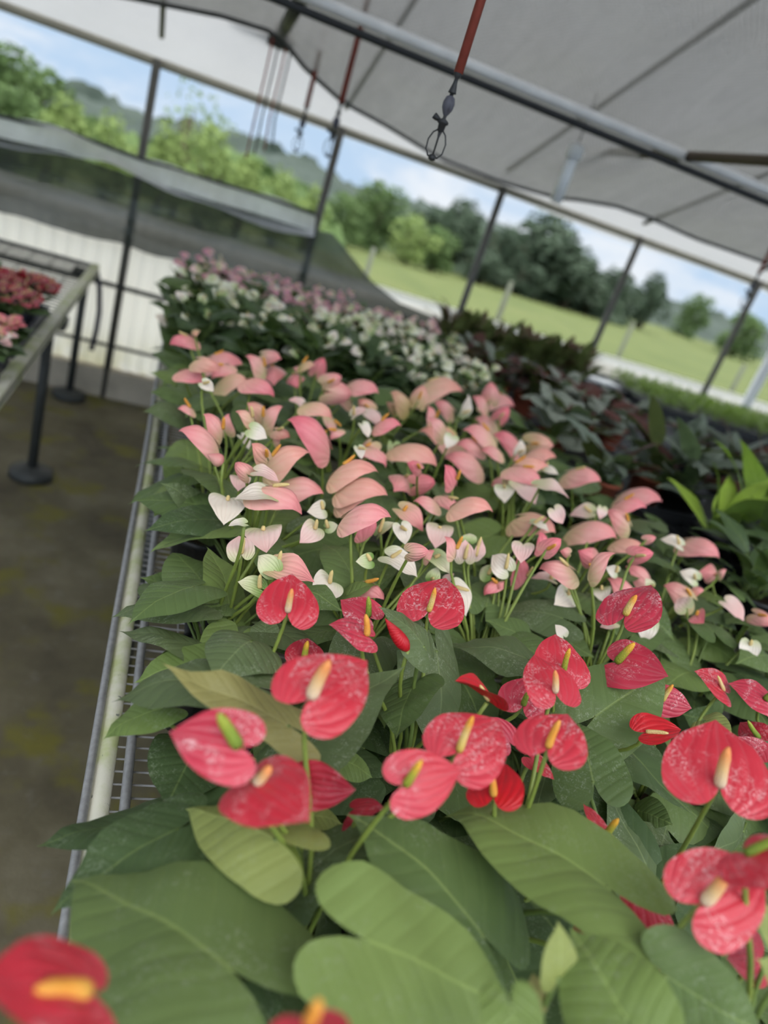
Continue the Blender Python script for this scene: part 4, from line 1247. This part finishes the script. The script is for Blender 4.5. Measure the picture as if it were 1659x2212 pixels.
mb.add(*sheet(gfn2, 60, 50)); tag(mb.build('field', field_mat()), kind='structure')

def tree_leaf(name, c1, c2):
    m, t = newmat(name); n = NT(t)
    tc = n.n('ShaderNodeTexCoord'); nz = n.noise(tc.outputs['Object'], 1.5, 4, .7)
    oi = n.n('ShaderNodeObjectInfo')
    col = n.mix(nz, c1, c2)
    sh = n.trans(n.pri(col, .8, .15), col, .25); n.out(sh); return m
TL = {'dark': tree_leaf('dark_woodland_leaf', (.032, .050, .034), (.068, .100, .060)),
      'mid': tree_leaf('mid_green_leaf', (.055, .095, .038), (.12, .18, .06)),
      'light': tree_leaf('spring_green_leaf', (.12, .18, .06), (.24, .31, .10)),
      'far': tree_leaf('hazy_hill_leaf', (.028, .042, .036), (.050, .070, .055))}
BARK = flat('bark', (.07, .055, .04), .9, .1, 0, 6)
def crown_mesh(seed, n, key, dens=1.0, spread=1.0, leafs=.085):
    """Leaf clumps scattered over several rounded masses; unit crown about one metre high."""
    R = random.Random(seed); mb = MB(); blobs = []
    for k in range(n):
        a = R.uniform(0, 6.28); z = R.uniform(.22, .85); w = math.sin(math.pi * min(1, z * .95)) ** .6
        rr = R.uniform(0, .38) * w * spread
        blobs.append((rr * math.cos(a), rr * math.sin(a), z, R.uniform(.13, .24)))
    cnt = int(900 * dens)
    for k in range(cnt):
        bx, by, bz, br = R.choice(blobs)
        d = Vector((R.gauss(0, 1), R.gauss(0, 1), R.gauss(0, 1))).normalized()
        p = Vector((bx, by, bz)) + d * br * R.uniform(.72, 1.08)
        nrm = (d + Vector((R.gauss(0, .5), R.gauss(0, .5), R.gauss(0, .5)))).normalized()
        u = nrm.cross((.3, .2, 1)).normalized(); w = nrm.cross(u); s = leafs * R.uniform(.5, 1.1)
        mb.add([p - u * s * .5, p + w * s * .35 + nrm * s * .1, p + u * s * .6, p - w * s * .35 + nrm * s * .1], [(0, 1, 2, 3)])
    return mb.mesh('crown', [TL[key]]), blobs
CR = {}
for key, kw in (('dark', dict(dens=1.5)), ('mid', dict(dens=1.4)), ('light', dict(dens=1.1)), ('far', dict(dens=1.3))):
    CR[key] = [crown_mesh(s * 7 + len(key), 14, key, **kw) for s in range(2)]
CR['airy'] = [crown_mesh(77, 16, 'light', .38, 1.15, .06)]
CR['core'] = None
def tree(px, pytop, wpx, dist, key, label, var=0, hs=1.0):
    top = un(px, pytop, Y=dist)
    g0 = gz(dist); h = max(1.5, float(top[2]) - g0)
    w = wpx / F * math.hypot(top[0], dist) 
    o = empty('tree', (top[0], dist, g0), label, 'tree')
    me, blobs = CR[key][var % len(CR[key])]
    cr = link('crown', me, o, Matrix.Translation((0, 0, -h * .10)) @ Matrix.Diagonal((w * 1.2, w * 1.2, h * 1.13, 1)) @ Matrix.Rotation(var * 1.3, 4, 'Z'))
    mb = MB(); mb.tube([(0, 0, 0), (w * .02, 0, h * .35), (0, w * .02, h * .75)], [w * .045 + .05, w * .035 + .03, .03], 7)
    for k in range(5):
        bx, by, bz, br = blobs[k]
        mb.tube([(w * .01, 0, h * .30), (bx * w * .6, by * w * .6, h * (.25 + bz * .5)), (bx * w, by * w, h * (-.10 + bz * 1.13))], [w * .022 + .02, w * .014 + .012, .01], 5)
    mb.build('trunk', BARK, o)
TR = [
 (10, 95, 170, 24, 'mid', 'rounded green tree at the upper left edge of the view', 0), (95, 140, 130, 26, 'mid', 'green tree right behind the rounded one at the upper left', 1),
 (150, 205, 120, 22, 'light', 'light green bushy tree above the netting between two posts', 1), (245, 255, 110, 20, 'light', 'low light green tree just left of the pale post', 0),
 (30, 190, 150, 19, 'mid', 'lower green tree in front of the rounded one at the upper left', 0), (110, 262, 110, 18, 'light', 'low pale bush peeking over the netting at the left', 1),
 (420, 178, 165, 21, 'airy', 'tall airy tree with thin open foliage above the netting', 0), (370, 270, 120, 19, 'light', 'low bushy tree under the airy one', 1), (470, 275, 130, 20, 'light', 'yellow-green tree right of the airy one', 0),
 (545, 335, 110, 21, 'light', 'small yellow-green tree above the bright fold of netting', 1), (620, 375, 100, 22, 'light', 'yellow-green tree left of the netting post', 0), (690, 400, 90, 24, 'light', 'yellow-green tree right behind the netting post', 1),
 (760, 420, 120, 40, 'mid', 'mid green tree at the left end of the field', 1), (840, 402, 130, 46, 'mid', 'mid green tree rising over the left part of the field', 0),
 (905, 470, 110, 42, 'light', 'lower light green tree at the field edge before the dark woods', 0), (960, 492, 110, 44, 'mid', 'low shrubby tree along the field edge', 1),
 (925, 428, 140, 55, 'dark', 'dark tree in the woods left of the third post', 0), (1015, 440, 140, 58, 'dark', 'dark tree in the middle of the woods', 1), (1085, 470, 120, 56, 'dark', 'dark tree right of the third post', 0),
 (1130, 505, 170, 63, 'dark', 'dark tree directly left of the wide dark tree', 0), (1265, 540, 170, 57, 'dark', 'low dark tree in front of the wide dark tree', 1),
 (1060, 540, 120, 50, 'dark', 'lower dark tree at the foot of the woods', 1), (1140, 560, 110, 54, 'dark', 'low dark tree beside the wide dark tree', 0),
 (1212, 474, 230, 60, 'dark', 'wide dark tree whose crown stands highest over the right of the field', 1), (1310, 560, 150, 62, 'dark', 'dark tree on the right shoulder of the wide tree', 0),
 (1432, 598, 85, 75, 'dark', 'single small round dark tree at the far end of the field', 1), (1520, 640, 70, 95, 'mid', 'tiny distant tree just right of the round dark one', 0), (1625, 676, 110, 80, 'mid', 'distant green tree at the right edge of the field', 1), (1370, 610, 60, 80, 'dark', 'tiny dark tree between the wide and the round ones', 0),
]
for t_ in TR: tree(*t_)
# wooded hills behind
def hill(name, pts, dist, key, label, deep=25):
    mb = MB(); R = random.Random(3)
    w = [un(x, y, Y=dist) for x, y in pts]
    xs = [(float(p[0]), float(p[2])) for p in w]
    def hf(u, v):
        x = xs[0][0] + (xs[-1][0] - xs[0][0]) * u; zt = lerp_tab(xs, x)
        z0 = gz(dist) - 2; a = v * math.pi / 2
        k = dist / 60
        return (x, dist + (1 - math.sin(a)) * -deep * k + k * 1.2 * noise.noise((x / k * .5, v * 5, 2)), z0 + (zt - z0) * math.sin(a) + k * .9 * noise.noise((x / k * .55, v * 6, 9)) + k * .5 * noise.noise((x / k * 1.7, v * 13, 4)))
    mb.add(*sheet(hf, 220, 26)); o = mb.build(name, TL[key]); tag(o, kind='structure')
hill('hill_1', [(-500, -150), (-200, 60), (0, 160), (150, 190), (230, 212), (320, 250), (420, 262), (520, 300), (600, 318), (680, 355), (760, 402), (860, 430), (950, 450), (1050, 475), (1150, 520), (1300, 600), (1400, 640), (1520, 668), (1700, 735), (2100, 880)], 150, 'far', None)
hill('hill_2', [(650, 470), (700, 442), (760, 440), (840, 445), (900, 462), (1000, 478), (1100, 515), (1160, 540), (1230, 580), (1300, 630), (1340, 660)], 66, 'dark', None, 5)
hill('hill_3', [(-300, 90), (-100, 190), (0, 232), (150, 258), (300, 292), (450, 305), (560, 352), (640, 400), (700, 440), (745, 500)], 31, 'mid', None, 8)
STAKE = flat('weathered_stake', (.10, .11, .08), .8, .2)
for k, (px, y0, y1, D) in enumerate(((792, 590, 530, 6), (1083, 668, 600, 7), (1350, 738, 690, 6.5), (1583, 838, 780, 6), (1075, 690, 610, 5.2))):
    p = un(px, y0, Y=D); q = un(px, y1, Y=D)
    lab = ['stake left of the third post', 'thin stake below the dark woods', 'short stake below the wide dark tree', 'short stake close to the white post', 'stake just right of the third post']
    mb = MB(); mb.tube([(p[0], D, gz(D) - .05), (p[0], D, q[2])], .022, 8); tag(mb.build('field_stake', STAKE), 'grey ' + lab[k] + ' in the grass outside', 'stake')

# ---------------------------------------------------------------- labels for the potted anthuriums
def nth(k): return ords[k] if k < 10 else 'last'
HAND = {}
for p in plants:
    if p.kind == 'r':
        row = ['nearest', 'middle', 'rearmost'][p.row]
        lab = 'red anthurium pot, %s from the aisle rail in the %s red row' % (nth(p.col), row)
        p.root['group'] = 'red anthuriums at the near end'
    else:
        kind = 'pink and cream' if any(p.dom.get(k) for k in 'cgl') and any(p.dom.get(k) for k in 'phs') else ('cream' if any(p.dom.get(k) for k in 'cgl') else ('pink' if p.nf else 'leafy pink-type'))
        lab = '%s anthurium pot, %s from the aisle rail, %s row behind the reds' % (kind, nth(p.col), nth(p.row))
        p.root['group'] = 'pink anthuriums in the middle of the bench'
    p.root['label'] = lab
for o, i, j, pink in far:
    o['label'] = '%s-blossomed small pot, %s from the aisle, %s row of the far block' % ('pink' if pink else 'cream', nth(i), nth(j))
    o['group'] = 'small-flowered pots at the far end'

# ---------------------------------------------------------------- light
W = bpy.data.worlds.new('sky'); bpy.context.scene.world = W
W.use_nodes = True; wt = W.node_tree; wt.nodes.clear(); n = NT(wt)
tc = n.n('ShaderNodeTexCoord'); sp = n.n('ShaderNodeSeparateXYZ'); n.l(tc.outputs['Generated'], sp.inputs[0])
mp = n.n('ShaderNodeMapping'); mp.inputs['Scale'].default_value = (1, 1, 3.2); n.l(tc.outputs['Generated'], mp.inputs[0])
cl = n.noise(mp.outputs[0], 3.4, 6, .62, .6)
col = n.mix(n.step(cl, .44, .70), (0.52, 0.69, 0.90), (0.86, 0.91, 0.97))
el = n.step(sp.outputs[2], 0.10, 0.85)
st = n.math('ADD', n.math('MULTIPLY', el, SKY_TOP), SKY_LOW)
col = n.mix(el, col, (0.98, 0.97, 0.95))
bg = n.n('ShaderNodeBackground'); n.l(col, bg.inputs[0]); n.l(st, bg.inputs[1])
wo = n.n('ShaderNodeOutputWorld'); n.l(bg.outputs[0], wo.inputs[0])
sun = bpy.data.lights.new('sun', 'SUN'); sun.energy = SUN_E; sun.angle = math.radians(14); sun.color = (1, .96, .9)
so = bpy.data.objects.new('sun', sun); C.objects.link(so)
so.rotation_euler = Vector((-.35, -.25, -1)).to_track_quat('-Z', 'Y').to_euler()
sc = bpy.context.scene
sc.view_settings.view_transform = 'Standard'; sc.view_settings.look = 'None'
sc.view_settings.gamma = 1; sc.view_settings.use_curve_mapping = False
sc.view_settings.exposure = EXPO
sc.cycles.use_adaptive_sampling = True; sc.cycles.adaptive_threshold = 0.06; sc.cycles.adaptive_min_samples = 12
sc.cycles.max_bounces = 5; sc.cycles.diffuse_bounces = 2; sc.cycles.glossy_bounces = 2; sc.cycles.transmission_bounces = 4; sc.cycles.transparent_max_bounces = 10
sc.cycles.use_denoising = True
